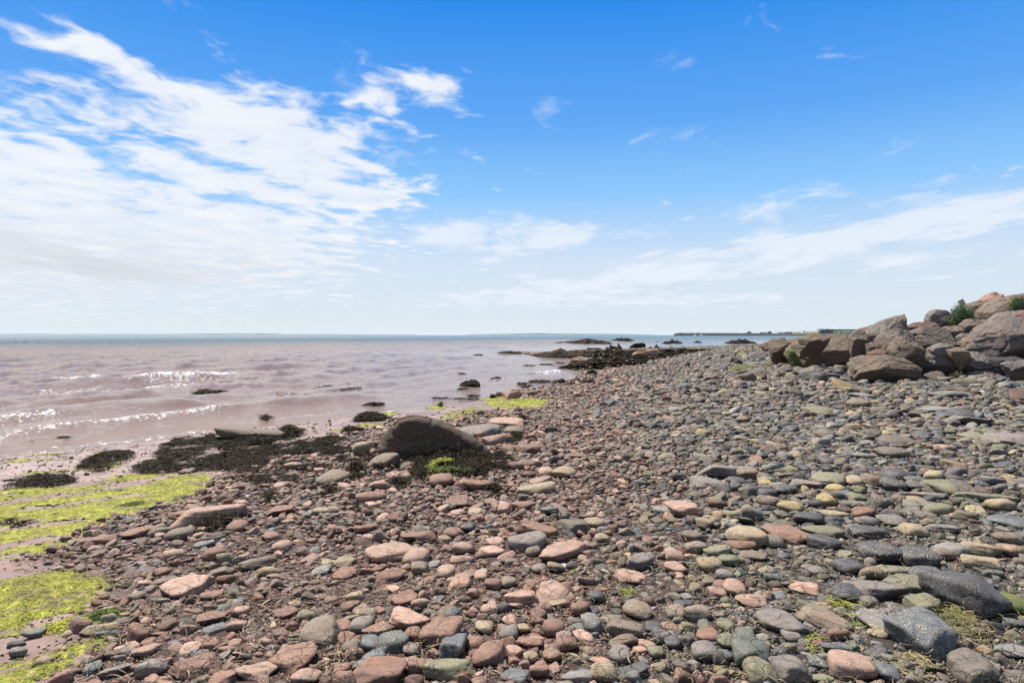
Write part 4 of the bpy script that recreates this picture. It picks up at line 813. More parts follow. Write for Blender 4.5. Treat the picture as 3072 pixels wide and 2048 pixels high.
for d0, d1, k_ in ((2.2, 5.5, .70), (5.5, 8.5, .82), (8.5, 12.5, 1.0), (12.5, 17.5, 1.22), (17.5, 23, 1.5)):
    if d0 > 5: cnt.append(add_class(.085 * k_, .13 * k_, d0, d1, .26 * k_, False, rightside(.75), angular=.5, tilt=12))
    cnt.append(add_class(.070 * k_, .11 * k_, d0, d1, .32 * k_, False, lambda x, y: rs.rand(len(x)) < .42, angular=.55))
    cnt.append(add_class(.036 * k_, .072 * k_, d0, d1, .098 * k_, False, lambda x, y: rs.rand(len(x)) < .75 + .5 * n2(x, y, 1.3, 44), tilt=18, angular=.6))
    cnt.append(add_class(.018 * k_, .036 * k_, d0, d1, .050 * k_, False, tilt=19, angular=.7))
    if d0 < 12: cnt.append(add_class(.009 * k_, .018 * k_, d0, d1, .026 * k_, True, tilt=20))
    if d0 < 5: cnt.append(add_class(.005, .010, d0, d1, .019, True, tilt=25, check=False, lift=.5))
cnt.append(add_class(.16, .26, 22, 45, .75, False, rightside(.6), check=False, lift=.5, tilt=12, angular=.6))
cnt.append(add_class(.065, .14, 22.5, 42, .165, False, check=False, lift=.55, tilt=22, angular=.45))
cnt.append(add_class(.09, .20, 42, 74, .26, True, check=False, lift=.55, tilt=22))
print('cobbles', cnt)
# leftovers of the traced ones join the mass
for q in extra:
    x, y, z, A_, B_, c_, yaw = solve(q); acc['P'].append([[x, y, z + c_ * .4]]); acc['rot'].append([[0, 0, yaw]]); acc['scl'].append([[A_, B_, c_]]); acc['idx'].append([{'r': 2, 'o': 9, 's': 15, 'b': 23}[q['s']]])
    acc['tint'].append([np.array(TINT[q['c']]) * .95]); acc['coat'].append([[.5 if q['n'] else 0, 0, .2]])
cat_ = lambda L: np.concatenate([np.asarray(v) for v in L])
scatter('cobbles', protos, *[cat_(acc[k]) for k in ('P', 'rot', 'scl', 'idx', 'tint', 'coat')], 'mixed reddish, brown and grey cobbles covering the beach between the larger stones')
scatter('pebbles', lowp, *[cat_(accl[k]) for k in ('P', 'rot', 'scl', 'idx', 'tint', 'coat')], 'fine shingle and pebbles filling the gaps of the beach')
# rubble that fills the gaps between the boulders of the bank
n = 2600; L_ = [BANK[i] for i in range(2, 9)]; seg = rs.randint(0, len(L_) - 1, n); tt = rs.rand(n); a0 = np.array(L_)[seg]; a1 = np.array(L_)[seg + 1]; base_ = a0 + (a1 - a0) * tt[:, None]
dr_ = a1 - a0; nr = np.stack([dr_[:, 1], -dr_[:, 0]], 1); nr /= np.linalg.norm(nr, axis=1, keepdims=True); P2 = base_ + nr * rs.uniform(1.3, 6.5, n)[:, None]
z = ground(P2[:, 0], P2[:, 1]); r = .11 * (2.6 ** rs.rand(n)); tint, gl = tints(P2[:, 0], P2[:, 1], rs); tint = tint * .3 + np.array(TINT['br']) * .62
scatter('bank_rubble', protos, np.stack([P2[:, 0], P2[:, 1], z + .1], 1), rs.normal(0, .45, (n, 3)) * [1, 1, 2] + [0, -.3, 0], np.stack([r * 1.7, r * 1.2, r * .55], 1), rs.randint(14, 26, n), tint, np.zeros((n, 3)), 'broken brown rubble wedged between the boulders of the bank')
# ---------------------------------------------------------------- seaweed and algae
def strands(P, length, width, rs, curl=1.0, rise=.0, segs=4, lay=True, lift=0.0, zfun=None, updir=0.0):
    """curved ribbons starting at P (N,3)"""
    n = len(P); hd = rs.uniform(0, 2 * np.pi, n); ln = length * rs.uniform(.5, 1.3, n); wd = width * rs.uniform(.6, 1.4, n); cv = rs.normal(0, curl, n)
    roll = rs.uniform(-1, 1, n); pts = [P.copy()]; p = P.copy(); pit = rs.uniform(0, updir, n) if updir else np.zeros(n)
    for s in range(segs):
        st = (ln / segs)[:, None]; p = p + st * np.stack([np.cos(hd) * np.cos(pit), np.sin(hd) * np.cos(pit), np.sin(pit)], 1); hd = hd + cv / segs * 1.6 + rs.normal(0, .25, n)
        pit = pit - updir * .45 * rs.uniform(.5, 1.3, n)
        pts.append(p.copy())
    V = np.zeros((n, (segs + 1) * 2, 3)); 
    for s in range(segs + 1):
        q = pts[s]; d = (pts[min(s + 1, segs)] - pts[max(s - 1, 0)]); d /= np.linalg.norm(d, axis=1, keepdims=True) + 1e-9
        side = np.stack([-d[:, 1], d[:, 0], roll * .9 * np.ones(n)], 1); side /= np.linalg.norm(side, axis=1, keepdims=True) + 1e-9
        wq = (wd * (1 - .7 * (s / segs) ** 2) * .5)[:, None]; zo = np.zeros((n, 3)); zo[:, 2] = (rise * np.sin(np.pi * s / segs) * rs.uniform(.2, 1, n)) if rise else 0
        V[:, 2 * s] = q + side * wq + zo; V[:, 2 * s + 1] = q - side * wq + zo
    k = (segs + 1) * 2; F = []
    for s in range(segs): F.append(np.stack([np.arange(n) * k + 2 * s + j for j in (0, 1, 3, 2)], 1))
    return V.reshape(-1, 3), np.concatenate(F)
def strand_mat(name, c1, c2, rough=.5, c3=None, spec=.4):
    m, t, b = newmat(name); pos = t.new('ShaderNodeNewGeometry').outputs['Position']
    ran = t.noise(pos, 22, 3, .6); c = t.mix(t.rng(ran, .35, .65), c1, c2)
    if c3: c = t.mix(t.rng(t.noise(pos, 3.5, 3, .6), .5, .66), c, c3)
    t.put(b.inputs['Base Color'], c); b.inputs['Roughness'].default_value = rough; b.inputs['Specular IOR Level'].default_value = spec
    return m
M_WEED = strand_mat('bladder_wrack', srgb(15, 13, 9), srgb(52, 42, 24), .7, srgb(22, 19, 11), .05)
M_ALGA = strand_mat('sea_lettuce', srgb(122, 124, 44), srgb(156, 152, 62), .75, srgb(86, 98, 38), .15)
M_ALGD = strand_mat('dark_green_weed', srgb(48, 62, 24), srgb(84, 98, 36), .75, None, .15)
M_DRY = strand_mat('dry_weed', srgb(118, 104, 72), srgb(150, 136, 100), .9, srgb(92, 94, 44), .05)
def fill_poly(poly, dens, rs):
    a = np.array(poly); lo, hi = a.min(0), a.max(0); n = int(dens * np.prod(hi - lo)) + 1
    x = rs.uniform(lo[0], hi[0], n); y = rs.uniform(lo[1], hi[1], n); k = inpoly(x, y, poly); return x[k], y[k]
def mat_mesh(poly, step, h, thr, seed, f, base=-.004, aniso=(1, 1), rot=.45, edge=.15, lumps=.5):
    a = np.array(poly); lo, hi = a.min(0) - .1, a.max(0) + .1
    xs_ = np.arange(lo[0], hi[0], step); ys_ = np.arange(lo[1], hi[1], step); X, Y, F = gridmesh(xs_, ys_)
    d, _, _ = dseg(X, Y, poly, True); ins = np.where(inpoly(X, Y, poly), d, -d)
    cu, su = math.cos(rot), math.sin(rot); U = (X * cu + Y * su) * aniso[0]; W = (-X * su + Y * cu) * aniso[1]
    n = n2(U, W, f, seed, 4); cov = n - thr + np.clip(ins / edge, -1.5, 0) + .0; cov = np.minimum(cov, ins / edge)
    msk = cov > -.02; hh = h * smooth(0, .25, cov) * (1 - lumps + lumps * (n2(X, Y, 9, seed + 1) + .8))
    Z = ground(X, Y) + base + hh; k = msk[F].all(1); F = F[k]
    if not len(F): return None
    used = np.unique(F); mp = np.full(len(X), -1); mp[used] = np.arange(len(used)); return np.stack([X, Y, Z], 1)[used], mp[F], (X[used], Y[used], cov[used])
def join(parts):
    Vs, Fs, o = [], [], 0
    for V, F in parts: Vs.append(V); Fs.append(F + o); o += len(V)
    return np.concatenate(Vs), np.concatenate(Fs)
rs = np.random.RandomState(77)
ALG = [  # region, polygon, threshold (lower is denser)
 (R2, [(-260, 520), (0, 495), (350, 475), (700, 415), (1150, 398), (1200, 450), (1100, 540), (880, 590), (720, 640), (520, 700), (330, 845), (0, 860), (-260, 850)], -.30),
 (R2, [(-300, 1010), (0, 985), (300, 955), (480, 945), (650, 1000), (620, 1100), (490, 1130), (480, 1270), (200, 1300), (0, 1310), (-300, 1320)], -.38),
 (R2, [(-200, 1640), (-60, 1480), (200, 1430), (400, 1360), (640, 1285), (660, 1340), (480, 1430), (230, 1568), (100, 1660)], -.35),
 (R2, [(120, 415), (250, 365), (400, 350), (520, 295), (700, 285), (750, 340), (600, 400), (450, 425), (280, 410)], -.02),
 (R2, [(0, 345), (200, 300), (600, 270), (720, 285), (400, 330), (100, 375)], .12), (R2, [(-100, 870), (250, 860), (330, 880), (100, 960), (-100, 980)], .1),
 (R2, [(850, 300), (930, 290), (930, 320), (870, 325)], -.2), (R2, [(860, 405), (1000, 395), (1100, 405), (960, 425)], -.2), (R2, [(1640, 135), (1700, 135), (1700, 150), (1640, 150)], -.2),
 (R2, [(690, 1320), (830, 1290), (840, 1310), (700, 1345)], .05),
 (R3, [(1430, 112), (1560, 105), (1720, 105), (2010, 128), (1920, 178), (1700, 197), (1500, 197)], -.40), (R3, [(1080, 292), (1130, 230), (1350, 190), (1470, 210), (1360, 280), (1150, 305)], -.25),
 (R3, [(965, 190), (1100, 176), (1115, 198), (980, 207)], -.5), (R3, [(430, 322), (560, 308), (655, 298), (650, 330), (500, 350)], -.2), (R3, [(650, 235), (750, 218), (770, 245), (670, 252)], -.3), (R3, [(230, 370), (420, 340), (440, 355), (250, 390)], -.1),
 (R3, [(1380, 300 - 120), (1460, 140), (1480, 190), (1420, 215)], -.1), (R7, [(820, 545), (895, 508), (975, 518), (970, 545), (880, 552)], -.4), (R7, [(20, 640), (70, 625), (110, 640), (60, 660)], -.3)]
ALG += [(R1, [(255, 605), (300, 590), (335, 600), (350, 640), (300, 660), (270, 655)], -.3), (R1, [(345, 602), (400, 588), (440, 596), (430, 612), (360, 615)], -.4), (R1, [(905, 722), (960, 712), (1000, 722), (940, 735)], -.4), (R1, [(600, 655), (640, 660), (670, 720), (640, 730)], -.3)]
parts = []
for i, (reg, pts, thr) in enumerate(ALG):
    poly = hitpoly(*reg, pts); dist = float(np.mean([p[1] for p in poly])); step = .022 if dist < 5 else .032 if dist < 9 else .06
    r = mat_mesh(poly, step, .018, thr + .10, 40 + i, 2.2, aniso=(.6, 2.0), rot=.42, edge=.3, base=-.004 if i < 19 else .12)
    if r is None: continue
    V, F, (xx, yy, cv) = r; parts.append((V, F))
    k = rs.choice(len(xx), int(len(xx) * (1.3 if dist < 9 else .6))); k = k[cv[k] > -.01]; P = V[k] + [0, 0, .003]; P[:, :2] += rs.normal(0, step * .7, (len(k), 2))
    parts.append(strands(P, .075 if dist < 9 else .14, .0038 if dist < 9 else .012, rs, 1.8, rise=.014, segs=3))
V, F = join(parts); m = strand_mat('sea_lettuce_mat', srgb(102, 104, 42), srgb(146, 142, 60), .8, srgb(112, 106, 62), .12); tag(obj('green_algae', mesh_np('green_algae', V, F, True), m), 'bright yellow green algae spread in streaky mats over the mud', None, None, 'stuff')
# darker green tufts sitting on the algae
TUF = [(R2, 590, 1180, 60, 35, M_ALGD, 'dark green weed tuft at the stony edge of the lower algae mat'), (R2, 380, 1240, 80, 30, M_ALGA, 'bright shaggy yellow green tuft in the lowest algae mat'), (R2, 150, 760, 60, 22, M_ALGD, 'olive green tuft lying on the wide algae mat near the left edge'),
       (R2, 740, 575, 40, 14, M_ALGD, 'small dark green tuft at the right end of the wide algae mat'), (R2, 500, 500, 50, 15, M_ALGD, 'low dark green lump at the upper rim of the wide algae mat'), (R2, 150, 900, 60, 15, M_ALGD, 'small green strands between the two left algae mats')]
for reg, x, y, w_, h_, mt, lab in [TUF[0], TUF[1], TUF[3]]:
    cx, cy, cz = hit(reg[0][0] + x / reg[1], reg[0][1] + (y + h_ * .6) / reg[1]); k = cy / FPX / reg[1]; a = w_ * k * 1.1
    n = 1000; q = rs.normal(size=(n, 2)) * .45; P = np.stack([cx + q[:, 0] * a, cy + q[:, 1] * a * .9, cz + .005 + .22 * a * np.exp(-(q ** 2).sum(1) * 2) * rs.rand(n)], 1)
    V, F = strands(P, .07, .006, rs, 1.8, rise=.02, segs=3); tag(obj('algae_tuft', mesh_np('algae_tuft', V, F), mt), lab, 'algae tuft')
# black weed
def weed_clump(reg, poly, lab, h=.06, dens=2600, mats=M_WEED, name='seaweed_clump', kind=None, ln=.13, wd=.011, on=.03, zabs=None, thr=-.42, green=0):
    pw = hitpoly(*reg, poly) if zabs is None else [on_z(reg[0][0] + a / reg[1], reg[0][1] + c / reg[1], zabs) for a, c in poly]
    c = np.array(pw).mean(0); dist = c[1]
    if dist > 10: dens, ln, wd = dens * (10 / dist) ** 1.6, ln * (dist / 10) ** .6, wd * (dist / 10) ** 1.1
    x, y = fill_poly(pw, dens * 1.25, rs); d, _, _ = dseg(x, y, pw, True); sz = max(.12, min(.5, float(d.max())))
    nn = n2(x, y, 2.5, 5); k = (nn > thr + rs.rand(len(x)) * .3) & (rs.rand(len(x)) < .15 + smooth(0, .35 * sz, d + .12 * n2(x, y, 6, 15))); x, y, d = x[k], y[k], d[k]
    dome = np.clip(d / sz, 0, 1) ** .7 * (.55 + .9 * n2(x, y, 3.5, 8)); z = (ground(x, y) if zabs is None else np.full(len(x), zabs)) + on * smooth(0, .1, d) + h * np.clip(dome, 0, 2) * rs.uniform(.3, 1, len(x))
    P = np.stack([x, y, z], 1); V, F = strands(P, ln, wd * .95, rs, 2.2, rise=h * .3, segs=4, updir=.12)
    o = obj(name, mesh_np(name, V, F, True), mats)
    if kind: tag(o, lab, None, None, kind)
    else: tag(o, lab, 'seaweed')
    return o
weed_clump(R2, [(700, 395), (780, 350), (850, 310), (880, 245), (1000, 215), (1180, 190), (1260, 230), (1400, 220), (1700, 215), (1800, 240), (1850, 290), (1700, 300), (1560, 320), (1420, 385), (1250, 400), (1000, 400), (850, 425)], 'bed of black seaweed spread over the mud below the pale rock', h=.06, dens=2300, kind='stuff', name='seaweed_bed', thr=-.24)
weed_clump(R3, [(160, 420), (300, 420), (420, 470), (440, 560), (400, 650), (300, 620), (100, 640), (-50, 560), (-200, 480), (0, 430)], 'thin black seaweed tangled among the stones left of the dark boulder', h=.04, dens=2600, kind='stuff', name='seaweed_scatter', thr=-.05, on=.05)
WC = [
 (R2, [(1250, 400), (1400, 380), (1560, 320), (1700, 300), (1850, 300), (1850, 420), (1700, 430), (1600, 480), (1480, 520), (1380, 470)], 'thin flat sheet of black weed over cobbles below the seaweed bed', dict(h=.03, dens=1700, thr=-.02, on=.05)),
 (R3, [(560, 470), (640, 480), (620, 560), (700, 620), (560, 640), (440, 620), (420, 560)], 'black weed around the tan leaning stone left of the boulder', dict(h=.05, dens=2600, thr=-.2, on=.04)),
 (R3, [(1500, 560), (1620, 540), (1700, 600), (1640, 700), (1560, 720), (1500, 660)], 'thin black weed on stones at the right foot of the boulder', dict(h=.05, dens=2000, thr=-.15, on=.04)),
 (R3, [(800, 620), (900, 590), (1050, 560), (1250, 560), (1500, 590), (1560, 640), (1440, 740), (1260, 745), (1100, 700), (960, 770), (880, 790), (860, 700)], 'big mass of black seaweed at the foot of the dark boulder', dict(h=.17, dens=3200)),
 (R3, [(500, 640), (560, 590), (700, 570), (790, 600), (800, 660), (700, 690), (560, 700)], 'black seaweed over the stone at the left foot of the dark boulder', dict(h=.12)),
 (R3, [(350, 690), (420, 645), (520, 650), (520, 720), (440, 770), (370, 750)], 'black seaweed clump left in front of the dark boulder', dict(h=.12)),
 (R3, [(690, 770), (760, 745), (870, 760), (860, 820), (760, 840), (700, 820)], 'black weed hanging on the pink stone in front of the boulder', dict(h=.10)),
 (R3, [(1280, 830), (1400, 800), (1590, 790), (1600, 860), (1450, 885), (1320, 880)], 'black fringe of weed along two joined reddish stones', dict(h=.08)),
 (R3, [(180, 850), (260, 815), (290, 850), (250, 905), (190, 895)], 'small black weed clump on an egg sized stone far left of the boulder', dict(h=.08)),
 (R3, [(420, 310), (470, 260), (540, 235), (640, 255), (720, 290), (640, 300), (540, 300)], 'mound of dark seaweed on the sand by the waterline', dict(h=.14, dens=4500)),
 (R3, [(320, 400), (350, 360), (430, 350), (510, 390), (460, 415), (380, 412)], 'dark seaweed heap between the pale rock and the boulder', dict(h=.09, dens=3500)),
 (R3, [(370, 990), (420, 945), (500, 960), (490, 1005), (410, 1015)], 'thin dark weed tuft on cobbles left of centre', dict(h=.07, dens=1800)),
 (R2, [(1060, 700), (1150, 670), (1290, 640), (1340, 620), (1330, 690), (1200, 740), (1080, 745)], 'black weed tucked under the long pale pink slab', dict(h=.09)),
 (R2, [(1540, 200), (1570, 155), (1640, 160), (1690, 190), (1640, 225), (1560, 225)], 'black weed hanging over the right end of the waterline rock', dict(h=.14, dens=3500)),
 (R2, [(1230, 215), (1300, 190), (1400, 205), (1530, 210), (1500, 250), (1300, 250)], 'black weed skirt below the middle of the waterline rock', dict(h=.12, dens=3500)),
 (R2, [(-40, 470), (100, 440), (250, 425), (400, 425), (430, 455), (300, 490), (100, 495), (0, 510)], 'dark seaweed strip above the wide algae mat near the left edge', dict(h=.07, dens=2200)),
 (R2, [(420, 380), (480, 330), (600, 290), (720, 290), (750, 320), (640, 380), (520, 410)], 'dark seaweed patch mixed with green algae on the upper mud', dict(h=.07, dens=2000)),
 (R2, [(0, 690), (60, 672), (150, 680), (140, 705), (60, 715)], 'small dark weed clump on the wide algae mat at the left edge', dict(h=.06)),
 (R2, [(1420, 560), (1460, 520), (1530, 520), (1540, 560), (1480, 580)], 'small black and green weed clump on reddish cobbles', dict(h=.08)),
 (R3, [(1640, 440), (1670, 385), (1730, 420), (1720, 470), (1660, 480)], 'black weed at the right end of the block behind the boulder', dict(h=.12)),
 (R3, [(1690, 310), (1720, 280), (1790, 295), (1780, 330), (1710, 335)], 'black weed behind the low purplish dome', dict(h=.12)),
 (R3, [(800, 1260), (860, 1225), (930, 1250), (900, 1290), (830, 1280)], 'dark weed above the pale pink oval stone', dict(h=.05)),
 (R3, [(700, 1310), (760, 1295), (800, 1305), (760, 1325)], 'wisp of dark weed draped on the pale pink oval stone', dict(h=.03, on=.13)),
 (R5, [(1750, 1010), (1850, 980), (2000, 1000), (2120, 1100), (2100, 1200), (1950, 1210), (1830, 1130)], 'pale dried weed straw beside the banded barnacle boulder', dict(h=.04, on=.07, mats=M_DRY, ln=.09, wd=.003, dens=4200)),
 (R5, [(1480, 1300), (1600, 1240), (1700, 1260), (1780, 1330), (1740, 1430), (1560, 1430)], 'olive and straw coloured weed at the bottom right edge', dict(h=.03, on=.06, mats=M_DRY, ln=.09, wd=.003, dens=3200)),
 (R5, [(1060, 890), (1100, 860), (1200, 900), (1360, 910), (1330, 950), (1120, 945)], 'yellow green weed below the round dark stone', dict(h=.03, on=.025, mats=M_ALGA, ln=.08, wd=.005, dens=6000)),
 (R5, [(1220, 1000), (1290, 970), (1310, 1050), (1240, 1070)], 'yellow green weed left of the pale grey barnacled stone', dict(h=.03, on=.025, mats=M_ALGA, ln=.08, wd=.005, dens=7000)),
 (R5, [(870, 1110), (940, 1080), (1010, 1130), (1000, 1240), (900, 1200)], 'yellow green weed patch among pebbles in the lower right', dict(h=.03, on=.025, mats=M_ALGA, ln=.08, wd=.005, dens=5000)),
 (R5, [(170, 1330), (220, 1310), (250, 1340), (200, 1370)], 'little bright green weed tuft at the bottom edge', dict(h=.03, on=.025, mats=M_ALGA, ln=.06, wd=.005, dens=5000)),
 (R4, [(1640, 500), (1700, 480), (1740, 500), (1700, 530)], 'little yellow green weed tuft beside a whitish shell', dict(h=.03, on=.025, mats=M_ALGA, ln=.07, wd=.004, dens=5000)),
 (R4, [(1960, 690), (2030, 630), (2140, 640), (2100, 700), (2000, 730)], 'yellowish weed wisps right of the notched grey stone', dict(h=.03, on=.025, mats=M_ALGA, ln=.08, wd=.004, dens=3500)),
 (R4, [(1650, 1150), (1720, 1100), (1790, 1130), (1740, 1190), (1690, 1200)], 'yellow green weed tuft near the middle of the bottom edge', dict(h=.03, on=.025, mats=M_ALGA, ln=.07, wd=.004, dens=4000)),
 (R3, [(970, 720), (1000, 680), (1150, 655), (1250, 665), (1230, 690), (1100, 700), (1010, 760)], 'bright green algae on the black seaweed before the dark boulder', dict(h=.04, on=.12, mats=M_ALGA, ln=.09, wd=.007, dens=2500)),
 (R3, [(960, 720), (1050, 700), (1200, 700), (1400, 700), (1380, 740), (1200, 745), (1050, 760), (960, 780)], 'dark green weed mingled in the seaweed before the dark boulder', dict(h=.05, on=.08, mats=M_ALGD, ln=.09, wd=.007, dens=900)),
 (R6, [(1310, 580), (1350, 550), (1430, 532), (1500, 524), (1550, 545), (1620, 545), (1660, 560), (1600, 575), (1450, 588)], 'heap of dark seaweed showing above the shallow water', dict(h=.15, zabs=ZW - .02, dens=5000, thr=-2)),
 (R6, [(1400, 582), (1450, 560), (1520, 555), (1560, 575), (1450, 586)], 'olive green weed on the seaweed heap in the water', dict(h=.12, zabs=ZW + .02, dens=2500, thr=-2, mats=M_ALGD)),
 (R6, [(1810, 750), (1850, 730), (1930, 738), (1900, 752)], 'sprig of weed sticking up on top of the waterline rock', dict(h=.2, dens=1500, thr=-2)),
 (R3, [(510, 178), (560, 160), (640, 165), (650, 178), (580, 184)], 'floating seaweed nearest the dark boulder', dict(h=.08, zabs=ZW, dens=9000, thr=-2)),
]
for reg, poly, lab, kw in WC: weed_clump(reg, poly, lab, **kw)
poly = [(1000, 610), (1050, 510), (1180, 480), (1290, 450), (1390, 510), (1500, 590), (1480, 620)]
a_, b_ = fill_poly(poly, .012, rs); P = np.array([on_y(900 + u / 2.613, 1150 + v / 2.613, MAIN_Y - .16 - .10 * (v - 450) / 150) for u, v in zip(a_, b_)]); V, F = strands(P, .09, .008, rs, 1.5, rise=.01, segs=4, updir=-.9)
tag(obj('seaweed_clump', mesh_np('seaweed_clump', V, F), M_WEED), 'black weed hanging down the right side of the dark boulder face', 'seaweed')
# floating scraps in the shallows: one loose mass
FS = [(R6, 380, 560, 570, 595, .5), (R6, 600, 960, 540, 558, .4), (R6, 1030, 1300, 558, 585, .25), (R6, 360, 560, 706, 735, .5), (R6, 2220, 2360, 488, 525, .3), (R6, 1740, 1810, 437, 446, .5), (R6, 1560, 1660, 462, 482, .4), (R6, 150, 210, 888, 894, .5), (R6, 420, 480, 855, 863, .5),
      (R6, 650, 720, 745, 753, .5), (R6, 1700, 1820, 540, 548, .4), (R6, 1820, 1880, 668, 676, .4), (R6, 1940, 2200, 545, 590, .1), (R3, 120, 480, 10, 60, .5), (R3, 1040, 1160, 115, 130, .3), (R3, 1200, 1400, 120, 135, .2), (R7, 620, 700, 488, 505, .4), (R7, 680, 830, 452, 472, .5), (R7, 600, 660, 470, 486, .6), (R7, 760, 830, 336, 344, .5), (R7, 640, 700, 346, 350, .5), (R7, 880, 920, 328, 333, .5), (R7, 250, 310, 560, 570, .4), (R7, 150, 230, 505, 520, .5), (R7, 400, 600, 440, 470, .08)]
parts = []
for reg, x0, x1, y0, y1, dn in FS:
    n = int(360 * dn * (x1 - x0) / 150); xs_ = rs.uniform(x0, x1, n); ys_ = rs.uniform(y0, y1, n)
    P = np.array([(*on_z(reg[0][0] + a / reg[1], reg[0][1] + c / reg[1], ZW), ZW + .03) for a, c in zip(xs_, ys_)]); k = P[:, 1].mean() / 14
    parts.append(strands(P, .12 * k, .016 * k, rs, 2, rise=.012 * k, segs=3, updir=.05))
V, F = join(parts); tag(obj('floating_seaweed', mesh_np('floating_seaweed', V, F), M_WEED), 'dark scraps of weed drifting in the shallows', None, None, 'stuff')
# small dry scraps, twigs and stalks between the cobbles
parts = []
n = 9000; D_ = 2.3 * (11 / 2.3) ** rs.rand(n); x = D_ * rs.uniform(-.75, .8, n); k = (mudness(x, D_) < 0) & (rs.rand(n) < .35 + .65 * smooth(-.1, .5, n2(x, D_, 1.1, 31))); x, y = x[k], D_[k]
P = np.stack([x, y, ground(x, y) + rs.uniform(.015, .06, len(x))], 1); V, F = strands(P, .09, .0045, rs, 1.4, rise=.01, segs=4, updir=.3)
tag(obj('weed_scraps', mesh_np('weed_scraps', V, F), strand_mat('weed_scraps', srgb(46, 38, 28), srgb(92, 76, 50), .7, srgb(140, 126, 84))), 'thin dark scraps of dry weed caught between the cobbles', None, None, 'stuff')

# ---------------------------------------------------------------- reef and rocks in the water
rm, t, b = newmat('weedy_rock'); pos = t.new('ShaderNodeNewGeometry').outputs['Position']
c = t.mix(t.rng(t.noise(pos, 1.6, 5, .65), .42, .6), srgb(30, 25, 20), srgb(66, 52, 40)); c = t.mix(t.rng(t.noise(pos, 14, 4, .7), .5, .7), c, srgb(30, 26, 22))
t.put(b.inputs['Base Color'], c); b.inputs['Roughness'].default_value = .9; b.inputs['Specular IOR Level'].default_value = .1; t.put(b.inputs['Normal'], t.bump(t.noise(pos, 9, 5, .75), .12, 1.0)); M_REEF = rm
def lump(reg, x0, x1, yt, yb, lab, name='reef_rock', mat=None, dratio=.45, seed=0, tint=None, cat='rock', shape='o', zb=ZW, grp=None, depth_m=None, sub=5):
    (ox, oy), sc = reg; xc = ox + (x0 + x1) / 2 / sc; cx, cy = on_z(xc, oy + yb / sc, zb); k = cy / FPX; w_ = (x1 - x0) / sc * k / 2; h = (yb - yt) / sc * k
    dp = depth_m or max(.25, min(w_ * dratio, 9)); rs_ = np.random.RandomState(seed + int(x0 + yt)); V, F = stone_unit(rs_, shape, sub, 1.4)
    e = 1 + .25 * fbm(V * [3.0, 3.0, 1.0] + seed, 4); V = V * [w_, dp, h * 1.35]; V[:, 2] *= np.where(V[:, 2] > 0, e, 1);
    if mat is None and w_ > 1.2: V[:, 2] *= np.clip(1.02 - (V[:, 0] / w_) ** 2 - .6 * (V[:, 1] / dp) ** 2, .05, 1) ** .8 * (1 + .5 * fbm(np.stack([V[:, 0] / w_ * 9, V[:, 1] / dp * 2, V[:, 0] * 0 + seed], 1), 3));
    V += .03 * w_ * np.stack([fbm(V / w_ * 5 + 3, 3), fbm(V / w_ * 5 + 9, 3), .2 * fbm(V / w_ * 8, 3)], 1)
    o = obj(name, mesh_np(name, V, F), mat or M_REEF); o.location = (cx, cy + dp * .8, zb - h * .22)
    if tint: o['tint'] = list(map(float, tint)); o['coat'] = [.2, 0.0, .1]
    return tag(o, lab, cat, grp)
REEF = [(410, 760, 245, 262, 'long thin dark reef tongue reaching furthest left into the water'), (700, 1210, 242, 290, 'broad dark weed covered ledge in the middle of the near reef'), (1080, 1195, 221, 236, 'small dark ledge behind the broad weed covered ledge'), (985, 1105, 236, 252, 'low dark hump on the back of the broad weed covered ledge'),
 (1160, 1410, 209, 262, 'wide dark reef shoulder right of the broad ledge'), (1375, 1500, 194, 242, 'highest dark dome of the near reef'), (1450, 1710, 217, 262, 'dark weed covered ledge behind the long tan rock'), (1620, 1780, 221, 250, 'low dark ledge just right of the long tan rock'), (1815, 1945, 215, 240, 'dark oval ledge at the far end of the cobbles'),
 (955, 1160, 314, 358, 'brown rounded rocks at the point of the second weedy tongue'), (1135, 1250, 303, 342, 'brown rock on the second weedy tongue'), (1240, 1335, 272, 305, 'pale backed dark rock in the weed left of the long tan rock'), (1060, 1175, 382, 422, 'dark rounded rock at the head of the little inlet'),
 (1050, 1150, 452, 492, 'brown ledge rock on the shore below the inlet'), (835, 935, 448, 484, 'dark rock at the edge of the water below the inlet'), (1300, 1440, 300, 332, 'flat brown rock among weed in front of the long tan rock'), (880, 955, 348, 366, 'small dark rock off the point of the second tongue'), (1500, 1640, 268, 296, 'tan slab just below the long tan rock')]
for i, (x0, x1, yt, yb, lab) in enumerate(REEF): lump(R7, x0, x1, yt, yb, lab, seed=i, dratio=.5)
for i, (x0, x1, yt, yb, lab) in enumerate([(820, 1270, 172, 188, 'long brown shoal in front, left part, of the far reef'), (900, 1330, 166, 194, 'brown middle part of the far reef'), (1230, 1440, 154, 172, 'rear right end of the far reef nearest the horizon'), (1590, 1800, 171, 192, 'reddish brown shoal left of centre under the breakwater'),
    (1558, 1602, 176, 182, 'tiny rock tip left of the reddish brown shoal'), (1826, 1910, 173, 186, 'small dark shoal between the two reddish shoals'), (2040, 2312, 165, 190, 'wide reddish shoal nearest the tip of the rock bank'), (2056, 2260, 212, 234, 'dark low ledge at the end of the beach by the bank tip')]):
    lump(R7, x0, x1, yt, yb, lab, seed=i + 40, dratio=.3)
lump(R7, 1378, 1625, 240, 290, 'long smooth tan rock lying like a beam across the near reef', mat=M_STONE, tint=srgb(178, 142, 112), dratio=.18, seed=3, shape='r', zb=ZW + .1).rotation_euler = (0, R(-8), R(12))
lump(R7, 1722, 1830, 226, 246, 'tan flat rock right of the beam like tan rock', mat=M_STONE, tint=srgb(172, 138, 112), dratio=.3, seed=8)
lump(R7, 275, 352, 265, 278, 'small dark flat rock alone in the water beyond the shallows', seed=5)
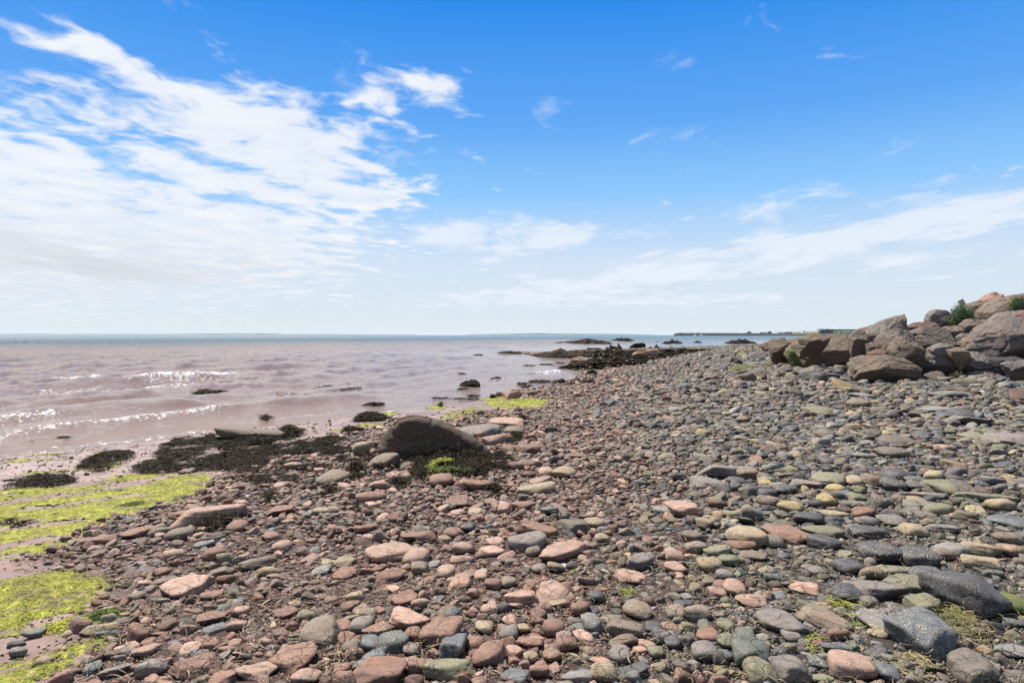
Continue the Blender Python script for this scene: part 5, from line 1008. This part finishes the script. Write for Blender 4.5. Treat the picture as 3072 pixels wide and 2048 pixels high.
lump(R7, 125, 245, 397, 416, 'brown submerged rock just breaking the surface', seed=6)
lump(R7, 178, 330, 453, 500, 'round dark rock standing in the shallows off the beach', seed=7, shape='r', dratio=.8)
lump(R7, 395, 490, 426, 441, 'flat weedy rock awash right of the submerged rock', seed=9)
lump(R7, 20, 60, 603, 630, 'small round rock covered in bright green algae at the waterline', seed=10, shape='r', dratio=.8, mat=M_ALGD, zb=ZW + .02)
lump(R7, 500, 628, 528, 575, 'rounded reddish rock at the waterline behind the green algae', seed=11, shape='r', dratio=.5, mat=M_STONE, tint=srgb(150, 112, 96), zb=ZW + .05)
lump(R7, 662, 742, 523, 558, 'smaller brown rock right of the rounded reddish waterline rock', seed=12, shape='r', dratio=.6, mat=M_STONE, tint=srgb(128, 106, 90), zb=ZW + .05)
lump(R7, 440, 510, 540, 562, 'dark weedy rock left of the rounded reddish waterline rock', seed=13, shape='r', dratio=.6, zb=ZW + .03)
lump(R7, 390, 440, 550, 572, 'small dark rock leftmost at the waterline behind the green algae', seed=14, shape='r', dratio=.6, zb=ZW + .03)
weed_clump(R7, [(700, 280), (900, 262), (1100, 250), (1600, 240), (1950, 240), (1800, 270), (1640, 300), (1500, 340), (1300, 360), (1180, 385), (1060, 380), (960, 362), (1000, 330), (1200, 300)], 'dark weed carpeting the ground around the near reef', h=.10, dens=1500, kind='stuff', name='reef_seaweed', thr=-.9, ln=.25, wd=.05)
weed_clump(R7, [(820, 480), (900, 470), (1050, 440), (1180, 430), (1120, 500), (940, 495)], 'dark weed among the shore rocks below the inlet', h=.1, dens=900, kind='stuff', name='shore_seaweed', thr=-.5)

# ---------------------------------------------------------------- plants on the bank
def leafy(reg, x, yb, w_, h_, D, lab, n=420, name='leafy_bush', cat='bush'):
    (ox, oy), sc = reg; base = on_y(ox + x / sc, oy + yb / sc, D); k = D / FPX / sc; W, H = w_ * k / 2, h_ * k; rt = bpy.data.objects.new(name, None); COL.objects.link(rt); rt.location = base; tag(rt, lab, cat)
    rs_ = np.random.RandomState(int(x)); a = rs_.uniform(0, 2 * np.pi, n); sp = rs_.rand(n) ** .5; tip = np.stack([np.cos(a) * sp * W, np.sin(a) * sp * W * .8, H * np.sqrt(np.clip(1.08 - sp ** 2, .03, 1)) * rs_.uniform(.55, 1.28, n)], 1); b0 = tip * [.25, .25, 0]
    SV, SF, LV, LF = [], [], [], []
    for i in range(n):
        p0, p1 = b0[i], tip[i]; s = np.array([.006, 0, 0]); o_ = len(SV); SV += [p0 - s, p0 + s, p1 + s * .4, p1 - s * .4]; SF.append([o_, o_ + 1, o_ + 2, o_ + 3])
        for q in range(16):
            f = rs_.uniform(.25, 1.05); c0 = p0 + (p1 - p0) * f + rs_.normal(0, .03, 3); d = rs_.normal(size=3); d[2] = abs(d[2]) * .6; d /= np.linalg.norm(d); e = np.cross(d, rs_.normal(size=3)); e /= np.linalg.norm(e); l = rs_.uniform(.025, .06); wq = l * .3
            o_ = len(LV); LV += [c0, c0 + d * l * .5 + e * wq, c0 + d * l, c0 + d * l * .5 - e * wq]; LF.append([o_, o_ + 1, o_ + 2, o_ + 3])
    obj('stems', mesh_np('stems', SV, SF, False), flat_mat('green_stems', srgb(96, 112, 60)), rt); obj('foliage', mesh_np('foliage', LV, LF, False), M_LEAF, rt)
mL, t, b = newmat('bush_leaves'); pos = t.new('ShaderNodeNewGeometry').outputs['Position']; t.put(b.inputs['Base Color'], t.mix(t.rng(t.noise(pos, 9, 3), .35, .65), srgb(54, 76, 42), srgb(106, 122, 72))); b.inputs['Roughness'].default_value = .55; M_LEAF = mL
b.inputs['Transmission Weight'].default_value = 0; b.inputs['Subsurface Weight'].default_value = 0
leafy(R1, 1900, 415, 190, 125, 27.2, 'round green leafy bush growing between the bank boulders against the sky', 520)
leafy(R1, 2310, 330, 150, 100, 27.4, 'green leafy bush high on the bank cut by the right edge', 420)
leafy(R1, 1850, 425, 70, 60, 27.0, 'small green offshoot at the left foot of the round bush', 120)
bp = on_y(2100 + 1912 / 2.42, 800 + 285 / 2.42, 29.5); V, F = ico(1)
bm = bmesh.new(); bmesh.ops.create_cube(bm, size=1); bmesh.ops.scale(bm, vec=(.24, .05, .62), verts=bm.verts); bmesh.ops.bevel(bm, geom=list(bm.edges), offset=.006, segments=1); me = bpy.data.meshes.new('wooden_board'); bm.to_mesh(me); bm.free()
o = obj('wooden_board', me, flat_mat('weathered_wood', srgb(170, 158, 146), .8, .15, 20, None, .003)); o.location = bp; o.rotation_euler = (0, R(-28), 0); tag(o, 'weathered grey board end sticking up beside the bank crest', 'board')

# ---------------------------------------------------------------- far shore, breakwater and harbour
def ridge(name, D, prof, th, mat, zbase=ZW - 1, label=None, kind='structure', rough=.12, seed=0, step=2.0, cat=None):
    """long low landform or dam with a traced skyline (source pixels), real thickness th"""
    xs_ = np.arange(prof[0][0], prof[-1][0] + step, step); ys_ = np.interp(xs_, [p[0] for p in prof], [p[1] for p in prof]); rs_ = np.random.RandomState(seed); rows_ = []
    top = np.array([on_y(a, b_, D) for a, b_ in zip(xs_, ys_)]); hgt = top[:, 2] - ZW; nz = 1 + rough * fbm(np.stack([xs_ * .35, xs_ * 0 + seed, xs_ * 0], 1), 4)
    for fy, fz in ((-.5, 0), (-.44, .25), (-.34, .6), (-.22, .86), (-.08, 1), (.1, 1), (.3, .7), (.5, 0)):
        z = ZW + hgt * nz * fz * (1 + rough * .6 * rs_.normal(size=len(xs_)) * (0 < fz < 1)); rows_.append(np.stack([top[:, 0] * (1 + fy * th / D), np.full(len(xs_), D + fy * th) + rs_.normal(size=len(xs_)) * th * .02, np.where(fz == 0, zbase, z)], 1))
    V = np.concatenate(rows_); nx = len(xs_); i = (np.arange(len(rows_) - 1)[:, None] * nx + np.arange(nx - 1)[None, :]).ravel(); F = np.stack([i, i + 1, i + nx + 1, i + nx], 1)
    o = obj(name, mesh_np(name, V, F, False), mat)
    if kind: o['kind'] = kind
    return tag(o, label, cat)
far_m = flat_mat('far_woods', srgb(46, 66, 62), .9, .3, .004, srgb(70, 84, 66))
ridge('far_shore', 9000, [(-700, 1001.0), (0, 1001.5), (100, 1001.0), (420, 1001.6), (560, 1001.2), (640, 1000.2), (760, 999.6), (830, 1000.4), (860, 1002.2), (900, 1001.4), (1000, 1002), (1250, 1003.4)], 900, far_m, step=3)
ridge('far_shore', 8200, [(1400, 1003.2), (1470, 1001.6), (1540, 1000.6), (1610, 998.6), (1680, 1000.6), (1730, 1000.4), (1800, 1000.9), (1880, 1001.6), (1960, 1003.2)], 900, far_m, step=3)
bw = flat_mat('breakwater_armour', srgb(58, 58, 56), .9, .45, .8, srgb(92, 88, 82))
BD = 1400
ridge('breakwater', BD, [(2020, 1003.5), (2026, 998.8), (2040, 997.8), (2100, 998.2), (2250, 998.6), (2330, 999.5), (2420, 1000.5), (2600, 1001)], 16, bw, label='long dark rubble breakwater on the horizon in front of the harbour', kind=None, rough=.14, seed=4, step=.8, cat='breakwater')
land = flat_mat('headland_grass', srgb(84, 94, 56), .9, .3, .03, srgb(112, 104, 70))
ridge('headland', 1560, [(2320, 1003), (2370, 997), (2400, 994.5), (2440, 993.5), (2520, 991.5), (2640, 990), (2800, 990), (3300, 985)], 120, land, rough=.05, seed=9)
def boxm(bm, x0, x1, y0, y1, z0, z1):
    r = bmesh.ops.create_cube(bm, size=1)['verts']
    for v in r: v.co = ((x0 + x1) / 2 + v.co.x * (x1 - x0), (y0 + y1) / 2 + v.co.y * (y1 - y0), (z0 + z1) / 2 + v.co.z * (z1 - z0))
def bobj(name, fn, mat, parent=None):
    bm = bmesh.new(); fn(bm); me = bpy.data.meshes.new(name); bm.to_mesh(me); bm.free(); return obj(name, me, mat, parent)
def empty(name, loc, label, cat, group=None):
    o = bpy.data.objects.new(name, None); COL.objects.link(o); o.location = loc; return tag(o, label, cat, group)
MW = flat_mat('white_paint', srgb(225, 225, 225), .6, .05); MDK = flat_mat('dark_boards', srgb(58, 54, 52), .8, .2); MGR = flat_mat('grey_metal', srgb(128, 134, 138), .6, .1); MBR = flat_mat('brown_boards', srgb(112, 84, 68), .8, .2); MGL = flat_mat('dark_glass', srgb(30, 36, 42), .2, .1)
POLES = [(2071, 982, 998), (2108, 982, 998), (2145, 984, 998), (2238, 983, 999), (2250, 984, 999), (2270, 980.5, 999), (2325, 984, 999), (2343, 983, 1000), (2376, 985, 998), (2421, 977, 995), (2516, 971, 986), (2590, 970, 984)]
PL = ['leftmost', 'second from the left', 'third from the left', 'fourth from the left', 'fifth from the left', 'sixth from the left', 'seventh from the left', 'eighth from the left', 'ninth from the left', 'tenth from the left', 'eleventh from the left', 'rightmost']
for i, (x, yt, yb) in enumerate(POLES):
    p0 = on_y(x, yb + 1, BD + (0 if i < 8 else 110)); k = BD / FPX; H = (yb + 1 - yt) * k; r = empty('lamp_post', p0, 'thin harbour lamp post on the skyline, ' + PL[i], 'lamp post', 'lamp posts along the breakwater and harbour')
    bobj('pole', lambda bm: bmesh.ops.create_cone(bm, cap_ends=True, segments=8, radius1=.16, radius2=.09, depth=H, matrix=Matrix.Translation((0, 0, H / 2))), MGR, r)
    bobj('arm', lambda bm: boxm(bm, -.8, .8, -.05, .05, H - .15, H), MGR, r); bobj('lamp_head', lambda bm: (boxm(bm, -1.1, -.6, -.15, .15, H - .32, H - .16), boxm(bm, .6, 1.1, -.15, .15, H - .32, H - .16)), MW, r)
def house(x0, x1, yt, yb, D, lab, wall, roof, name='shed', cat='shed', flat=False, dep=6, win=2):
    p0 = on_y((x0 + x1) / 2, yb, D); k = D / FPX; W = (x1 - x0) * k / 2; H = (yb - yt) * k; r = empty(name, p0, lab, cat)
    hw = H * (.8 if flat else .62); bobj('wall', lambda bm: boxm(bm, -W, W, 0, dep, -1.5, hw), wall, r)
    if flat: bobj('roof', lambda bm: boxm(bm, -W - .2, W + .2, -.3, dep + .3, hw + .01, H), roof, r)
    else:
        def rf(bm):
            v = [bm.verts.new(c) for c in ((-W - .2, -.4, hw), (W + .2, -.4, hw), (W + .2, dep + .4, hw), (-W - .2, dep + .4, hw), (-W - .2, dep / 2, H), (W + .2, dep / 2, H))]
            for f in ((0, 1, 5, 4), (2, 3, 4, 5), (0, 4, 3), (1, 2, 5), (0, 3, 2, 1)): bm.faces.new([v[q] for q in f])
        bobj('roof', rf, roof, r)
    for q in range(win):
        xc = -W + (q + .5) * 2 * W / win; bobj('window', lambda bm: boxm(bm, xc - W * .22 / win * 1.5, xc + W * .22 / win * 1.5, -.06, .02, hw * .35, hw * .75), MGL, r)
house(2244.5, 2253.5, 994, 1000, BD, 'small dark shed on the breakwater, left one', MDK, MGR, flat=True)
house(2305, 2315, 993.8, 1000, BD, 'small dark shed on the breakwater, right one', MDK, MGR, flat=True)
house(2331, 2355, 994.5, 1000, BD + 30, 'low white harbour building left of the brown one', MW, MGR, 'harbour_building', 'building', dep=8, win=4)
house(2356, 2377, 995, 1000, BD + 30, 'low brown harbour building right of the white one', MBR, MDK, 'harbour_building', 'building', dep=8, win=4)
house(2408, 2416, 990.5, 995, 1500, 'pale small house on the green headland', MW, MGR, 'house', 'house', dep=8)
house(2282, 2300, 996.5, 1000, BD + 20, 'long low brown shed between the two dark sheds', MBR, MDK, flat=True, win=3)
house(2476, 2600, 984, 991.5, 1480, 'very long grey industrial hall behind the trees', MGR, flat_mat('hall_roof', srgb(148, 154, 158), .6, .05), 'industrial_hall', 'building', dep=40, win=10)
def boat(x0, x1, yb, D, lab):
    p0 = on_y((x0 + x1) / 2, 1006, D); p0.z = ZW; W = (x1 - x0) * D / FPX / 2; r = empty('fishing_boat', p0, lab, 'boat', 'boats moored at the breakwater')
    def hull(bm):
        lo = [(-W * .85, -.9), (W * .6, -.9), (W * .95, 0), (W * .6, .9), (-W * .85, .9)]; a = [bm.verts.new((x * .9, y * .7, -.3)) for x, y in lo]; c_ = [bm.verts.new((x * 1.05, y * 1.3, 1.0 + (.6 if x > W * .5 else 0))) for x, y in lo]
        bm.faces.new(a[::-1]); bm.faces.new(c_)
        for q in range(5): bm.faces.new((a[q], a[(q + 1) % 5], c_[(q + 1) % 5], c_[q]))
    bobj('hull', hull, MW, r); bobj('cabin', lambda bm: boxm(bm, -W * .1, W * .45, -.7, .7, 1.02, 3.0), MW, r); bobj('cabin_window', lambda bm: boxm(bm, -W * .05, W * .4, -.74, -.70, 2.0, 2.6), MGL, r)
    bobj('mast', lambda bm: boxm(bm, -.05, .05, -.05, .05, 3.01, 6.5), MGR, r)
boat(2080, 2089, 1006, BD - 22, 'small white boat moored before the breakwater, left one'); boat(2096, 2109, 1006, BD - 22, 'small white boat moored before the breakwater, right one')
def tree(x, yt, yb, w_, D, lab):
    p0 = on_y(x, yb, D); k = D / FPX; H = (yb - yt) * k; W = w_ * k / 2; r = empty('conifer', p0, lab, 'tree', 'dark trees beside the industrial hall'); rs_ = np.random.RandomState(int(x * 3))
    bobj('trunk', lambda bm: bmesh.ops.create_cone(bm, cap_ends=True, segments=6, radius1=.35, radius2=.1, depth=H * .8, matrix=Matrix.Translation((0, 0, H * .4))), MBR, r)
    n = 700; u = rs_.rand(n) ** .7; a = rs_.uniform(0, 6.28, n); rad = W * (1 - (u * .9) ** 2.2) * rs_.uniform(.5, 1.15, n); c0 = np.stack([np.cos(a) * rad, np.sin(a) * rad, H * (.12 + .9 * u)], 1)
    V = (c0[:, None, :] + rs_.normal(0, .45, (n, 4, 3))).reshape(-1, 3); F = np.arange(4 * n).reshape(n, 4); obj('crown', mesh_np('crown', V, F, False), M_TREE, r)
M_TREE = flat_mat('dark_conifer', srgb(36, 56, 36), .9, .35, .6, srgb(64, 84, 48))
for i, (x, yt, w_, lab) in enumerate([(2463, 989.5, 11, 'leftmost dark tree beside the long grey hall'), (2471, 987.5, 12, 'dark tree second from the left beside the long hall'), (2479, 986.5, 12, 'tallest dark tree in the middle of the clump by the hall'), (2487, 987, 12, 'dark tree fourth from the left beside the long hall'), (2495, 989, 12, 'rightmost dark tree in front of the long hall')]): tree(x, yt, 1002.5, w_, 1440, lab)
ridge('scrub_bank', 1445, [(2440, 1002), (2475, 996), (2500, 993), (2560, 990.5), (2640, 990), (2760, 990)], 30, flat_mat('green_scrub', srgb(62, 82, 44), .9, .35, .15, srgb(86, 92, 56)), rough=.06, seed=3)

# ---------------------------------------------------------------- sea air
bm = bmesh.new(); boxm(bm, -16000, 16000, -200, 16000, -6, 24); me = bpy.data.meshes.new('haze'); bm.to_mesh(me); bm.free()
m = bpy.data.materials.new('haze'); m.use_nodes = True; t = NT(m.node_tree); t.n.clear(); vo = t.new('ShaderNodeVolumePrincipled'); vo.inputs['Color'].default_value = (.80, .90, 1, 1); vo.inputs['Density'].default_value = 3.2e-5
o_ = t.new('ShaderNodeOutputMaterial'); t.l.new(vo.outputs[0], o_.inputs['Volume']); tag(obj('haze', me, m), None, None, None, 'stuff')
